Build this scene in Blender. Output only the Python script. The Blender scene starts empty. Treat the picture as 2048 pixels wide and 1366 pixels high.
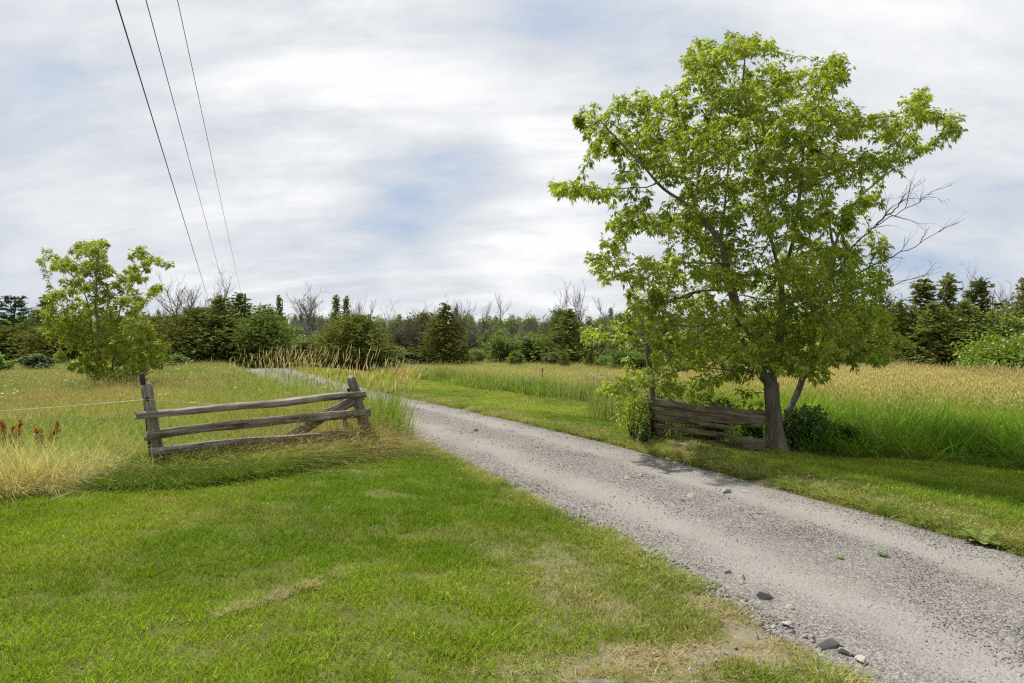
import bpy, bmesh, math, random
import numpy as np
from mathutils import Vector, Matrix, Euler, noise as mnoise

sc = bpy.context.scene
COL = sc.collection
rad = math.radians

# ------------------------------------------------------------------ camera
CAM_H = 1.8
F = 24.0 / 36.0 * 2048          # focal length in photo pixels
CX, CY = 1024.0, 683.0
cam_d = bpy.data.cameras.new('camera')
cam_d.lens = 24.0
cam_d.sensor_width = 36.0
cam_d.clip_start = 0.05
cam_d.clip_end = 3000.0
cam = bpy.data.objects.new('camera', cam_d)
COL.objects.link(cam)
cam.location = (0, 0, CAM_H)
cam.rotation_euler = (rad(90), 0, 0)
sc.camera = cam

# ------------------------------------------------------------------ world, sun, exposure
SUN_EL, SUN_AZ = 58.0, -48.0     # azimuth from +Y towards +X
world = bpy.data.worlds.new('World')
sc.world = world
world.use_nodes = True
wn, wl = world.node_tree.nodes, world.node_tree.links
wn.clear()


def _n(nodes, typ, **kw):
    n = nodes.new(typ)
    for k, v in kw.items():
        setattr(n, k, v)
    return n


def build_sky():
    out = _n(wn, 'ShaderNodeOutputWorld')
    bg = _n(wn, 'ShaderNodeBackground')
    STR = 0.1
    bg.inputs[1].default_value = STR
    wl.new(bg.outputs[0], out.inputs[0])
    sky = _n(wn, 'ShaderNodeTexSky', sky_type='NISHITA')
    sky.sun_disc = False
    sky.sun_elevation = rad(SUN_EL)
    sky.sun_rotation = rad(SUN_AZ)
    sky.air_density = 1.0
    sky.dust_density = 1.5
    tc = _n(wn, 'ShaderNodeTexCoord')
    nrm = _n(wn, 'ShaderNodeVectorMath', operation='NORMALIZE')
    wl.new(tc.outputs['Generated'], nrm.inputs[0])
    D = nrm.outputs[0]
    sep = _n(wn, 'ShaderNodeSeparateXYZ')
    wl.new(D, sep.inputs[0])

    def math_(op, a, b=None, c=None, clamp=False):
        m = _n(wn, 'ShaderNodeMath', operation=op, use_clamp=clamp)
        for i, v in enumerate((a, b, c)):
            if v is None:
                continue
            if isinstance(v, (int, float)):
                m.inputs[i].default_value = v
            else:
                wl.new(v, m.inputs[i])
        return m.outputs[0]
    zc = math_('MAXIMUM', sep.outputs[2], 0.0)
    den = math_('ADD', zc, 0.42)
    px = math_('DIVIDE', sep.outputs[0], den)
    py = math_('DIVIDE', sep.outputs[1], den)
    comb = _n(wn, 'ShaderNodeCombineXYZ')
    wl.new(px, comb.inputs[0])
    wl.new(py, comb.inputs[1])

    def noise(scale, detail, rough, dist, rot, stretch, off):
        mp = _n(wn, 'ShaderNodeMapping')
        mp.inputs['Rotation'].default_value = (0, 0, rad(rot))
        mp.inputs['Scale'].default_value = stretch
        mp.inputs['Location'].default_value = off
        wl.new(comb.outputs[0], mp.inputs[0])
        t = _n(wn, 'ShaderNodeTexNoise')
        t.inputs['Scale'].default_value = scale
        t.inputs['Detail'].default_value = detail
        t.inputs['Roughness'].default_value = rough
        t.inputs['Distortion'].default_value = dist
        wl.new(mp.outputs[0], t.inputs['Vector'])
        return t.outputs['Fac']

    def bump(ix, iy, k):
        v = Vector((ix - CX, F, CY - iy)).normalized()
        d = _n(wn, 'ShaderNodeVectorMath', operation='DOT_PRODUCT')
        wl.new(D, d.inputs[0])
        d.inputs[1].default_value = v
        e = math_('SUBTRACT', 1.0, d.outputs['Value'])
        return math_('EXPONENT', math_('MULTIPLY', e, -k))

    n1 = noise(2.1, 9, 0.55, 0.2, 12, (1.0, 1.35, 1), (3.1, 1.7, 0))
    n2 = noise(1.0, 4, 0.5, 0.2, -20, (1, 1.3, 1), (7.3, 2.1, 0))
    n3 = noise(4.4, 12, 0.63, 0.35, 14, (0.75, 1.3, 1), (1.0, 5.0, 0))
    # how thick the high cloud layer is
    cov = math_('MULTIPLY_ADD', n1, 0.9, math_('MULTIPLY_ADD', n3, 0.85, math_('MULTIPLY_ADD', n2, 0.25, -0.46)))
    n4 = noise(3.4, 11, 0.6, 0.5, -22, (0.42, 2.0, 1), (4.0, 9.0, 0))
    cov = math_('MULTIPLY_ADD', n4, 0.55, math_('SUBTRACT', cov, 0.275))
    patch = math_('MULTIPLY_ADD', n4, 3.0, -0.55)
    for (ix, iy, k, w) in ((830, 165, 130, 0.46), (1130, 265, 260, 0.36), (620, 330, 30, 0.10), (1090, 440, 90, 0.20),
                           (850, 590, 25, 0.14), (330, 330, 14, 0.06), (650, 60, 90, 0.10),
                           (860, 340, 240, -0.50), (980, 325, 420, -0.26), (760, 450, 260, -0.28), (1090, 40, 130, -0.30), (870, 75, 330, -0.22),
                           (10, 545, 90, -0.16), (1985, 530, 70, -0.16), (1750, 60, 14, 0.06)):
        cov = math_('MULTIPLY_ADD', math_('MULTIPLY', bump(ix, iy, k), patch), w, cov)
    ramp = _n(wn, 'ShaderNodeValToRGB')
    e = ramp.color_ramp.elements
    S = 0.765 / STR
    e[0].position = 0.12
    e[0].color = (0.40 * S, 0.505 * S, 0.70 * S, 1)
    e[1].position = 1.0
    e[1].color = (0.97 * S, 0.975 * S, 0.985 * S, 1)
    for p, c in ((0.33, (0.55, 0.625, 0.74)), (0.50, (0.67, 0.71, 0.775)), (0.72, (0.80, 0.825, 0.855))):
        q = e.new(p)
        q.color = (c[0] * S, c[1] * S, c[2] * S, 1)
    cov2 = cov
    wl.new(cov2, ramp.inputs[0])
    mix = _n(wn, 'ShaderNodeMix', data_type='RGBA')
    fac = math_('MULTIPLY_ADD', cov2, 0.3, 0.84, clamp=True)
    wl.new(fac, mix.inputs[0])
    wl.new(sky.outputs[0], mix.inputs[6])
    wl.new(ramp.outputs[0], mix.inputs[7])
    wl.new(mix.outputs[2], bg.inputs[0])


build_sky()
sun_d = bpy.data.lights.new('sun', 'SUN')
sun_d.energy = 4.4
sun_d.angle = rad(1.2)
sun_d.color = (1.0, 0.955, 0.88)
sun = bpy.data.objects.new('sun', sun_d)
COL.objects.link(sun)
_sd = Vector((math.sin(rad(SUN_AZ)) * math.cos(rad(SUN_EL)), math.cos(rad(SUN_AZ)) * math.cos(rad(SUN_EL)), math.sin(rad(SUN_EL))))
sun.rotation_euler = _sd.to_track_quat('Z', 'Y').to_euler()
sun.location = _sd * 60

sc.view_settings.view_transform = 'Standard'
sc.view_settings.look = 'None'
sc.view_settings.exposure = 0.42
sc.view_settings.gamma = 1.0
sc.view_settings.use_curve_mapping = False
sc.render.engine = 'CYCLES'
sc.cycles.max_bounces = 7
sc.cycles.diffuse_bounces = 3
sc.cycles.glossy_bounces = 2
sc.cycles.transmission_bounces = 5
sc.cycles.use_denoising = False
sc.cycles.denoiser = 'OPENIMAGEDENOISE'
sc.cycles.pixel_filter_type = 'BLACKMAN_HARRIS'
sc.cycles.filter_width = 1.25
sc.cycles.caustics_reflective = False
sc.cycles.caustics_refractive = False

# ------------------------------------------------------------------ helpers
RNG = np.random.default_rng(11)


def tag(o, label=None, cat=None, group=None, kind=None):
    if label:
        o['label'] = label
    if cat:
        o['category'] = cat
    if group:
        o['group'] = group
    if kind:
        o['kind'] = kind
    return o


def empty(name, loc=(0, 0, 0), label=None, cat=None, group=None, rz=0.0):
    o = bpy.data.objects.new(name, None)
    o.empty_display_size = 0.2
    COL.objects.link(o)
    o.location = loc
    o.rotation_euler = (0, 0, rz)
    return tag(o, label, cat, group)


def make_mesh(name, V, F3=None, F4=None, mat=None, smooth=False, attrs=None):
    me = bpy.data.meshes.new(name)
    V = np.asarray(V, dtype=np.float32)
    idx, sizes = [], []
    for Fa, k in ((F3, 3), (F4, 4)):
        if Fa is not None and len(Fa):
            Fa = np.asarray(Fa, dtype=np.int32).reshape(-1, k)
            idx.append(Fa.ravel())
            sizes.append(np.full(len(Fa), k, np.int32))
    me.vertices.add(len(V))
    me.vertices.foreach_set('co', V.ravel())
    if idx:
        idx = np.concatenate(idx)
        sizes = np.concatenate(sizes)
        starts = np.concatenate(([0], np.cumsum(sizes)[:-1])).astype(np.int32)
        me.loops.add(len(idx))
        me.loops.foreach_set('vertex_index', idx)
        me.polygons.add(len(sizes))
        me.polygons.foreach_set('loop_start', starts)
        me.polygons.foreach_set('loop_total', sizes)
        if smooth:
            me.polygons.foreach_set('use_smooth', np.ones(len(sizes), bool))
    for an, (typ, data) in (attrs or {}).items():
        a = me.attributes.new(an, typ, 'POINT')
        data = np.asarray(data)
        if typ == 'FLOAT_COLOR':
            a.data.foreach_set('color', data.astype(np.float32).ravel())
        elif typ == 'FLOAT_VECTOR':
            a.data.foreach_set('vector', data.astype(np.float32).ravel())
        elif typ == 'INT':
            a.data.foreach_set('value', data.astype(np.int32).ravel())
        else:
            a.data.foreach_set('value', data.astype(np.float32).ravel())
    me.update(calc_edges=True)
    if mat:
        me.materials.append(mat)
    return me


def put(name, me, parent=None, loc=None, rot=None):
    o = bpy.data.objects.new(name, me)
    COL.objects.link(o)
    if parent:
        o.parent = parent
    if loc is not None:
        o.location = loc
    if rot is not None:
        o.rotation_euler = rot
    return o


def copy_tree(root, loc, rz=0.0, scale=(1, 1, 1), label=None):
    r = root.copy()
    COL.objects.link(r)
    r.location = loc
    r.rotation_euler = (0, 0, rz)
    r.scale = scale
    if label:
        r['label'] = label
    for ch in root.children:
        c = ch.copy()
        COL.objects.link(c)
        c.parent = r
    return r


def fbm(x, y, s, seed=0.0, octv=3):
    """cheap smooth value noise, vectorised"""
    out = np.zeros_like(x, dtype=float)
    amp, tot = 1.0, 0.0
    for o in range(octv):
        xs, ys = x * s + 17.3 * o + seed * 3.1, y * s - 9.1 * o + seed * 7.7
        xi, yi = np.floor(xs).astype(np.int64), np.floor(ys).astype(np.int64)
        fx, fy = xs - xi, ys - yi
        fx, fy = fx * fx * (3 - 2 * fx), fy * fy * (3 - 2 * fy)

        def h(a, b):
            n = np.sin(a * 127.1 + b * 311.7 + seed * 13.7) * 43758.5453
            return n - np.floor(n)
        v = (h(xi, yi) * (1 - fx) + h(xi + 1, yi) * fx) * (1 - fy) + (h(xi, yi + 1) * (1 - fx) + h(xi + 1, yi + 1) * fx) * fy
        out += amp * v
        tot += amp
        amp *= 0.5
        s *= 2.03
    return out / tot


def sstep(a, b, x):
    t = np.clip((x - a) / (b - a), 0, 1)
    return t * t * (3 - 2 * t)


# ------------------------------------------------------------------ layout of the land
_cy = np.array([-14, -8, -3, 1, 3.4, 5.25, 6.81, 8.58, 11.85, 16.6, 23.4, 32.5, 39.6, 52, 66, 80.0])
_cxv = np.array([8.5, 7.0, 5.2, 4.15, 3.45, 2.85, 2.34, 1.5, 0.2, -2.25, -5.9, -10.3, -13.6, -19.4, -26, -33.0])
_fy = np.linspace(-14, 80, 1881)
_fx = np.interp(_fy, _cy, _cxv)
_k = np.ones(61) / 61
_fx = np.convolve(np.pad(_fx, 30, mode='reflect', reflect_type='odd'), _k, mode='valid')
_fdx = np.gradient(_fx, _fy)
ROAD_W = 1.55


def road_s(x, y):
    """signed sideways distance from the drive's centre line (right positive)"""
    c = np.interp(y, _fy, _fx)
    d = np.interp(y, _fy, _fdx)
    return (x - c) / np.sqrt(1 + d * d)


def left_edge(x):        # lawn is nearer than this y, meadow beyond
    b = np.interp(x, [-40, -14, -9, -5.64, -4.79, -3.9, -3.35, -2.75, -2.25, -2.05, -2.0],
                  [3.0, 5.9, 6.9, 7.5, 8.1, 8.25, 8.5, 9.35, 10.6, 11.6, 13.0])
    return b + (fbm(x, x * 0, 2.2, 5) - .5) * .25


def right_edge(y):       # lawn is nearer (smaller x) than this, field beyond
    b = np.interp(y, [-14, 5, 9, 10.15, 11.0, 11.45, 11.75, 12.0, 13.0, 16.2, 20.1, 23, 28.9, 43, 60],
                  [16, 13, 8.8, 7.7, 6.9, 5.6, 3.6, 2.55, 2.4, 2.35, 2.5, 0.9, -2.6, -8.2, -17])
    return b + (fbm(y, y * 0, 1.3, 9) - .5) * .5


def ground_z(x, y):
    x = np.asarray(x, float)
    y = np.asarray(y, float)
    s = road_s(x, y)
    w = ROAD_W
    und = (fbm(x, y, 0.35, 1) - .5) * .14 * sstep(2.0, 4.0, np.abs(s))
    # verge on the right: a low crest beside the drive, then a shallow dip
    nearw = 1 - sstep(14, 30, y)
    r = .10 * np.exp(-((s - w - .55) / .42) ** 2) * nearw + .05 * sstep(w, w + .5, s)
    r += -.16 * sstep(w + .9, w + 3.2, s) * nearw
    l = .05 * sstep(w - .1, w + .7, -s)
    fall = -(.008 + .014 * sstep(.10, .34, x / np.maximum(y, 1))) * np.clip(y - 13, 0, 40) * sstep(2.5, 7.0, s)
    fall += -.009 * np.clip(y - 14, 0, 40) * sstep(2.5, 9.0, -s)
    z = und * 1.0 + r + l + fall
    z += (fbm(x, y, 1.7, 3) - .5) * .035 * sstep(w, w + .6, np.abs(s))
    bed = -.07 * (1 - sstep(w - .35, w - .02, np.abs(s)))
    far = sstep(70, 140, np.hypot(x, y))
    z = z * (1 - far) + far * (-.6)
    return z + bed


def gz(x, y):
    return float(ground_z(np.array([x]), np.array([y]))[0])


def at(px, py):
    """point of the ground seen at a photo position"""
    dx, dz = (px - CX) / F, (CY - py) / F
    ys = np.concatenate((np.arange(2.5, 30, .02), np.arange(30, 150, .1)))
    below = CAM_H + dz * ys - ground_z(dx * ys, ys)
    i = int(np.argmax(below < 0)) if (below < 0).any() else len(ys) - 1
    y = float(ys[i])
    return Vector((dx * y, y, gz(dx * y, y)))


def pt(px, py, d):
    return Vector(((px - CX) / F * d, d, CAM_H + (CY - py) / F * d))


# ------------------------------------------------------------------ materials
def new_mat(name):
    m = bpy.data.materials.new(name)
    m.use_nodes = True
    m.node_tree.nodes.clear()
    return m, m.node_tree.nodes, m.node_tree.links


def mnode(nd, ln, op, a, b=None, c=None, clamp=False):
    m = nd.new('ShaderNodeMath')
    m.operation = op
    m.use_clamp = clamp
    for i, v in enumerate((a, b, c)):
        if v is None:
            continue
        if isinstance(v, (int, float)):
            m.inputs[i].default_value = v
        else:
            ln.new(v, m.inputs[i])
    return m.outputs[0]


def mixc(nd, ln, f, a, b, blend='MIX'):
    m = nd.new('ShaderNodeMix')
    m.data_type = 'RGBA'
    m.blend_type = blend
    for s, v in ((0, f), (6, a), (7, b)):
        if isinstance(v, (int, float)):
            m.inputs[s].default_value = v
        elif isinstance(v, tuple):
            m.inputs[s].default_value = (*v, 1) if len(v) == 3 else v
        else:
            ln.new(v, m.inputs[s])
    return m.outputs[2]


def ntex(nd, ln, vec, scale, detail=4, rough=.55, dist=0.0, stretch=None):
    if stretch:
        mp = nd.new('ShaderNodeMapping')
        mp.inputs['Scale'].default_value = stretch
        ln.new(vec, mp.inputs[0])
        vec = mp.outputs[0]
    t = nd.new('ShaderNodeTexNoise')
    t.inputs['Scale'].default_value = scale
    t.inputs['Detail'].default_value = detail
    t.inputs['Roughness'].default_value = rough
    t.inputs['Distortion'].default_value = dist
    ln.new(vec, t.inputs['Vector'])
    return t.outputs['Fac']


def ramp(nd, ln, f, stops):
    r = nd.new('ShaderNodeValToRGB')
    e = r.color_ramp.elements
    while len(e) < len(stops):
        e.new(.5)
    for q, (p, c) in zip(e, stops):
        q.position = p
        q.color = (*c, 1) if len(c) == 3 else c
    ln.new(f, r.inputs[0])
    return r.outputs[0]


def plant_shader(nd, ln, col, transl=.4, gloss=.05, rough=.45, tcol=(1.15, 1.2, .55)):
    out = nd.new('ShaderNodeOutputMaterial')
    d = nd.new('ShaderNodeBsdfDiffuse')
    t = nd.new('ShaderNodeBsdfTranslucent')
    g = nd.new('ShaderNodeBsdfGlossy')
    g.inputs['Roughness'].default_value = rough
    ln.new(col, d.inputs[0])
    ln.new(mixc(nd, ln, 1.0, col, tcol, 'MULTIPLY'), t.inputs[0])
    m1 = nd.new('ShaderNodeMixShader')
    m1.inputs[0].default_value = transl
    ln.new(d.outputs[0], m1.inputs[1])
    ln.new(t.outputs[0], m1.inputs[2])
    m2 = nd.new('ShaderNodeMixShader')
    m2.inputs[0].default_value = gloss
    ln.new(m1.outputs[0], m2.inputs[1])
    ln.new(g.outputs[0], m2.inputs[2])
    ln.new(m2.outputs[0], out.inputs[0])


def grass_mat(name, straw=(.42, .36, .17), straw_amount=.12, transl=.4):
    m, nd, ln = new_mat(name)
    ti = nd.new('ShaderNodeAttribute')
    ti.attribute_type = 'INSTANCER'
    ti.attribute_name = 'tint'
    si = nd.new('ShaderNodeAttribute')
    si.attribute_type = 'INSTANCER'
    si.attribute_name = 'seedtint'
    ca = nd.new('ShaderNodeAttribute')
    ca.attribute_name = 'blade'
    sp = nd.new('ShaderNodeSeparateColor')
    ln.new(ca.outputs['Color'], sp.inputs[0])
    t, seed, r = sp.outputs[0], sp.outputs[1], sp.outputs[2]
    hs = nd.new('ShaderNodeHueSaturation')
    ln.new(ti.outputs['Color'], hs.inputs['Color'])
    ln.new(mnode(nd, ln, 'MULTIPLY_ADD', r, .75, .62), hs.inputs['Value'])
    ln.new(mnode(nd, ln, 'MULTIPLY_ADD', mnode(nd, ln, 'FRACT', mnode(nd, ln, 'MULTIPLY', r, 7.3)), .05, .475), hs.inputs['Hue'])
    isst = mnode(nd, ln, 'LESS_THAN', mnode(nd, ln, 'FRACT', mnode(nd, ln, 'MULTIPLY', r, 13.7)), straw_amount)
    c = mixc(nd, ln, mnode(nd, ln, 'MULTIPLY', isst, .75), hs.outputs[0], straw)
    c = mixc(nd, ln, seed, c, si.outputs['Color'])
    plant_shader(nd, ln, c, transl=transl, gloss=.014)
    return m


def leaf_mat(name, c_dark, c_mid, c_light, transl=.45, gloss=.06, hue_obj=.02):
    m, nd, ln = new_mat(name)
    ca = nd.new('ShaderNodeAttribute')
    ca.attribute_name = 'blade'
    sp = nd.new('ShaderNodeSeparateColor')
    ln.new(ca.outputs['Color'], sp.inputs[0])
    c = ramp(nd, ln, sp.outputs[2], [(0.0, c_dark), (.5, c_mid), (1.0, c_light)])
    oi = nd.new('ShaderNodeObjectInfo')
    hs = nd.new('ShaderNodeHueSaturation')
    ln.new(c, hs.inputs['Color'])
    ln.new(mnode(nd, ln, 'MULTIPLY_ADD', oi.outputs['Random'], hue_obj * 2, .5 - hue_obj), hs.inputs['Hue'])
    ln.new(mnode(nd, ln, 'MULTIPLY_ADD', mnode(nd, ln, 'FRACT', mnode(nd, ln, 'MULTIPLY', oi.outputs['Random'], 5.7)), .4, .8), hs.inputs['Value'])
    plant_shader(nd, ln, hs.outputs[0], transl=transl, gloss=gloss)
    return m


def bark_mat(name, c1, c2, scale=9.0, bump=.6):
    m, nd, ln = new_mat(name)
    out = nd.new('ShaderNodeOutputMaterial')
    b = nd.new('ShaderNodeBsdfPrincipled')
    b.inputs['Roughness'].default_value = .9
    b.inputs['Specular IOR Level'].default_value = .15
    tc = nd.new('ShaderNodeTexCoord')
    n = ntex(nd, ln, tc.outputs['Object'], scale, 6, .65, .3, (1.6, 1.6, .28))
    n2 = ntex(nd, ln, tc.outputs['Object'], 2.2, 3)
    f = mnode(nd, ln, 'MULTIPLY_ADD', n, .8, mnode(nd, ln, 'MULTIPLY', n2, .3))
    c = ramp(nd, ln, f, [(.32, c1), (.72, c2)])
    ln.new(c, b.inputs['Base Color'])
    bp = nd.new('ShaderNodeBump')
    bp.inputs['Strength'].default_value = bump
    bp.inputs['Distance'].default_value = .03
    ln.new(n, bp.inputs['Height'])
    ln.new(bp.outputs[0], b.inputs['Normal'])
    ln.new(b.outputs[0], out.inputs[0])
    return m


def wood_mat(name, cdark, cmid, clight, moss=0.0):
    """weathered split rail: grain runs along local X"""
    m, nd, ln = new_mat(name)
    out = nd.new('ShaderNodeOutputMaterial')
    b = nd.new('ShaderNodeBsdfPrincipled')
    b.inputs['Roughness'].default_value = .85
    b.inputs['Specular IOR Level'].default_value = .2
    tc = nd.new('ShaderNodeTexCoord')
    oi = nd.new('ShaderNodeObjectInfo')
    add = nd.new('ShaderNodeVectorMath')
    add.operation = 'ADD'
    ln.new(tc.outputs['Object'], add.inputs[0])
    cm = nd.new('ShaderNodeCombineXYZ')
    ln.new(mnode(nd, ln, 'MULTIPLY', oi.outputs['Random'], 31.0), cm.inputs[0])
    ln.new(cm.outputs[0], add.inputs[1])
    v = add.outputs[0]
    g = ntex(nd, ln, v, 38, 5, .6, .25, (.055, 1, 1))
    g2 = ntex(nd, ln, v, 14, 3, .5, .3, (.12, 1, 1))
    n = ntex(nd, ln, v, 2.5, 4, .6)
    f = mnode(nd, ln, 'MULTIPLY_ADD', g, .65, mnode(nd, ln, 'MULTIPLY_ADD', n, .25, mnode(nd, ln, 'MULTIPLY', g2, .2)))
    c = ramp(nd, ln, f, [(.36, cdark), (.53, cmid), (.7, clight)])
    crack = mnode(nd, ln, 'LESS_THAN', g2, .36)
    c = mixc(nd, ln, mnode(nd, ln, 'MULTIPLY', crack, .7), c, tuple(x * .45 for x in cdark))
    rust = ntex(nd, ln, v, 3.3, 3, .6, .4)
    c = mixc(nd, ln, ramp(nd, ln, rust, [(.58, (0, 0, 0)), (.74, (.55, .55, .55))]), c, (.16, .085, .04))
    if moss > 0:
        mo = ntex(nd, ln, v, 6.0, 5, .65)
        c = mixc(nd, ln, ramp(nd, ln, mo, [(.5, (0, 0, 0)), (.7, (moss, moss, moss))]), c, (.10, .105, .045))
    ln.new(c, b.inputs['Base Color'])
    bp = nd.new('ShaderNodeBump')
    bp.inputs['Strength'].default_value = .9
    bp.inputs['Distance'].default_value = .012
    ln.new(f, bp.inputs['Height'])
    ln.new(bp.outputs[0], b.inputs['Normal'])
    ln.new(b.outputs[0], out.inputs[0])
    return m


def plain_mat(name, col, rough=.6, metal=0.0, nscale=20.0, var=.35, rust=None):
    m, nd, ln = new_mat(name)
    out = nd.new('ShaderNodeOutputMaterial')
    b = nd.new('ShaderNodeBsdfPrincipled')
    b.inputs['Roughness'].default_value = rough
    b.inputs['Metallic'].default_value = metal
    tc = nd.new('ShaderNodeTexCoord')
    n = ntex(nd, ln, tc.outputs['Object'], nscale, 5, .6)
    c = ramp(nd, ln, n, [(.3, tuple(x * (1 - var) for x in col)), (.7, tuple(x * (1 + var) for x in col))])
    if rust:
        n2 = ntex(nd, ln, tc.outputs['Object'], nscale * .3, 4, .6)
        c = mixc(nd, ln, ramp(nd, ln, n2, [(.45, (0, 0, 0)), (.6, (1, 1, 1))]), c, rust)
    ln.new(c, b.inputs['Base Color'])
    ln.new(b.outputs[0], out.inputs[0])
    return m


def stone_mat(name, c1, c2, nscale=14.0):
    m, nd, ln = new_mat(name)
    out = nd.new('ShaderNodeOutputMaterial')
    b = nd.new('ShaderNodeBsdfPrincipled')
    b.inputs['Roughness'].default_value = .85
    b.inputs['Specular IOR Level'].default_value = .25
    tc = nd.new('ShaderNodeTexCoord')
    oi = nd.new('ShaderNodeObjectInfo')
    n = ntex(nd, ln, tc.outputs['Object'], nscale, 6, .65)
    f = mnode(nd, ln, 'MULTIPLY_ADD', oi.outputs['Random'], .75, mnode(nd, ln, 'MULTIPLY', n, .4))
    c = ramp(nd, ln, f, [(.2, c1), (.9, c2)])
    hue = mnode(nd, ln, 'FRACT', mnode(nd, ln, 'MULTIPLY', oi.outputs['Random'], 9.1))
    c = mixc(nd, ln, ramp(nd, ln, hue, [(.6, (0, 0, 0)), (.95, (.5, .5, .5))]), c, (.34, .27, .2))
    ln.new(c, b.inputs['Base Color'])
    bp = nd.new('ShaderNodeBump')
    bp.inputs['Strength'].default_value = .5
    bp.inputs['Distance'].default_value = .01
    ln.new(n, bp.inputs['Height'])
    ln.new(bp.outputs[0], b.inputs['Normal'])
    ln.new(b.outputs[0], out.inputs[0])
    return m


def ground_mat():
    m, nd, ln = new_mat('soil_and_thatch')
    out = nd.new('ShaderNodeOutputMaterial')
    b = nd.new('ShaderNodeBsdfDiffuse')
    g = nd.new('ShaderNodeNewGeometry')
    n1 = ntex(nd, ln, g.outputs['Position'], .35, 5, .6)
    n2 = ntex(nd, ln, g.outputs['Position'], 9.0, 5, .7)
    n3 = ntex(nd, ln, g.outputs['Position'], 60.0, 3, .7)
    ca = nd.new('ShaderNodeAttribute')
    ca.attribute_name = 'bare'
    base = mixc(nd, ln, n1, (.09, .125, .025), (.17, .17, .05))
    base = mixc(nd, ln, mnode(nd, ln, 'MULTIPLY', n2, .8), base, (.10, .095, .04))
    dirt = mixc(nd, ln, n2, (.19, .145, .10), (.40, .33, .25))
    dirt = mixc(nd, ln, mnode(nd, ln, 'MULTIPLY', n3, .5), dirt, (.2, .19, .175))
    c = mixc(nd, ln, ca.outputs['Fac'], base, dirt)
    ln.new(c, b.inputs[0])
    bp = nd.new('ShaderNodeBump')
    bp.inputs['Strength'].default_value = .6
    bp.inputs['Distance'].default_value = .02
    ln.new(mnode(nd, ln, 'ADD', n2, n3), bp.inputs['Height'])
    ln.new(bp.outputs[0], b.inputs['Normal'])
    ln.new(b.outputs[0], out.inputs[0])
    return m


def road_mat():
    m, nd, ln = new_mat('crushed_limestone_gravel')
    out = nd.new('ShaderNodeOutputMaterial')
    b = nd.new('ShaderNodeBsdfPrincipled')
    b.inputs['Roughness'].default_value = .9
    b.inputs['Specular IOR Level'].default_value = .03
    g = nd.new('ShaderNodeNewGeometry')
    P = g.outputs['Position']
    uv = nd.new('ShaderNodeUVMap')
    uv.uv_map = 'lane'
    sx = nd.new('ShaderNodeSeparateXYZ')
    ln.new(uv.outputs[0], sx.inputs[0])
    u = sx.outputs[0]
    wob = ntex(nd, ln, uv.outputs[0], .7, 3, .5)
    u2 = mnode(nd, ln, 'ADD', u, mnode(nd, ln, 'MULTIPLY_ADD', wob, .7, -.35))

    def lane(c, w):
        d = mnode(nd, ln, 'DIVIDE', mnode(nd, ln, 'SUBTRACT', u2, c), w)
        return mnode(nd, ln, 'EXPONENT', mnode(nd, ln, 'MULTIPLY', mnode(nd, ln, 'MULTIPLY', d, d), -1.0))
    tracks = mnode(nd, ln, 'MAXIMUM', lane(-.72, .34), lane(.80, .36))
    tn = ntex(nd, ln, uv.outputs[0], 1.6, 6, .65, .4, (1, .4, 1))
    tracks = mnode(nd, ln, 'MULTIPLY', tracks, mnode(nd, ln, 'MULTIPLY_ADD', tn, 1.5, .25), clamp=True)
    v1 = nd.new('ShaderNodeTexVoronoi')
    v1.inputs['Scale'].default_value = 110
    ln.new(P, v1.inputs['Vector'])
    v2 = nd.new('ShaderNodeTexVoronoi')
    v2.inputs['Scale'].default_value = 46
    ln.new(P, v2.inputs['Vector'])
    s1 = nd.new('ShaderNodeSeparateColor')
    ln.new(v1.outputs['Color'], s1.inputs[0])
    s2 = nd.new('ShaderNodeSeparateColor')
    ln.new(v2.outputs['Color'], s2.inputs[0])
    grain = mnode(nd, ln, 'MULTIPLY_ADD', s1.outputs[0], .55, mnode(nd, ln, 'MULTIPLY', s2.outputs[1], .45))
    coarse = ramp(nd, ln, grain, [(.1, (.072, .067, .061)), (.5, (.172, .161, .149)), (.9, (.35, .331, .309))])
    fine_n = ntex(nd, ln, P, 45, 5, .7)
    fine = ramp(nd, ln, fine_n, [(.3, (.235, .219, .200)), (.7, (.345, .323, .297))])
    c = mixc(nd, ln, mnode(nd, ln, 'MULTIPLY_ADD', tracks, .80, .04), coarse, fine)
    dn = ntex(nd, ln, P, .9, 5, .6, .3)
    c = mixc(nd, ln, ramp(nd, ln, dn, [(.48, (0, 0, 0)), (.72, (.5, .5, .5))]), c, (.25, .215, .175))
    dk = ntex(nd, ln, P, .55, 6, .65, .5)
    c = mixc(nd, ln, ramp(nd, ln, dk, [(.52, (0, 0, 0)), (.75, (.45, .45, .45))]), c, (.12, .117, .12))
    ln.new(c, b.inputs['Base Color'])
    bp = nd.new('ShaderNodeBump')
    bp.inputs['Strength'].default_value = .55
    bp.inputs['Distance'].default_value = .015
    hgt = mnode(nd, ln, 'ADD', mnode(nd, ln, 'MULTIPLY', v2.outputs['Distance'], -1.2), mnode(nd, ln, 'MULTIPLY_ADD', v1.outputs['Distance'], -.5, mnode(nd, ln, 'MULTIPLY', fine_n, .4)))
    ln.new(hgt, bp.inputs['Height'])
    ln.new(bp.outputs[0], b.inputs['Normal'])
    ln.new(b.outputs[0], out.inputs[0])
    return m


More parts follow.
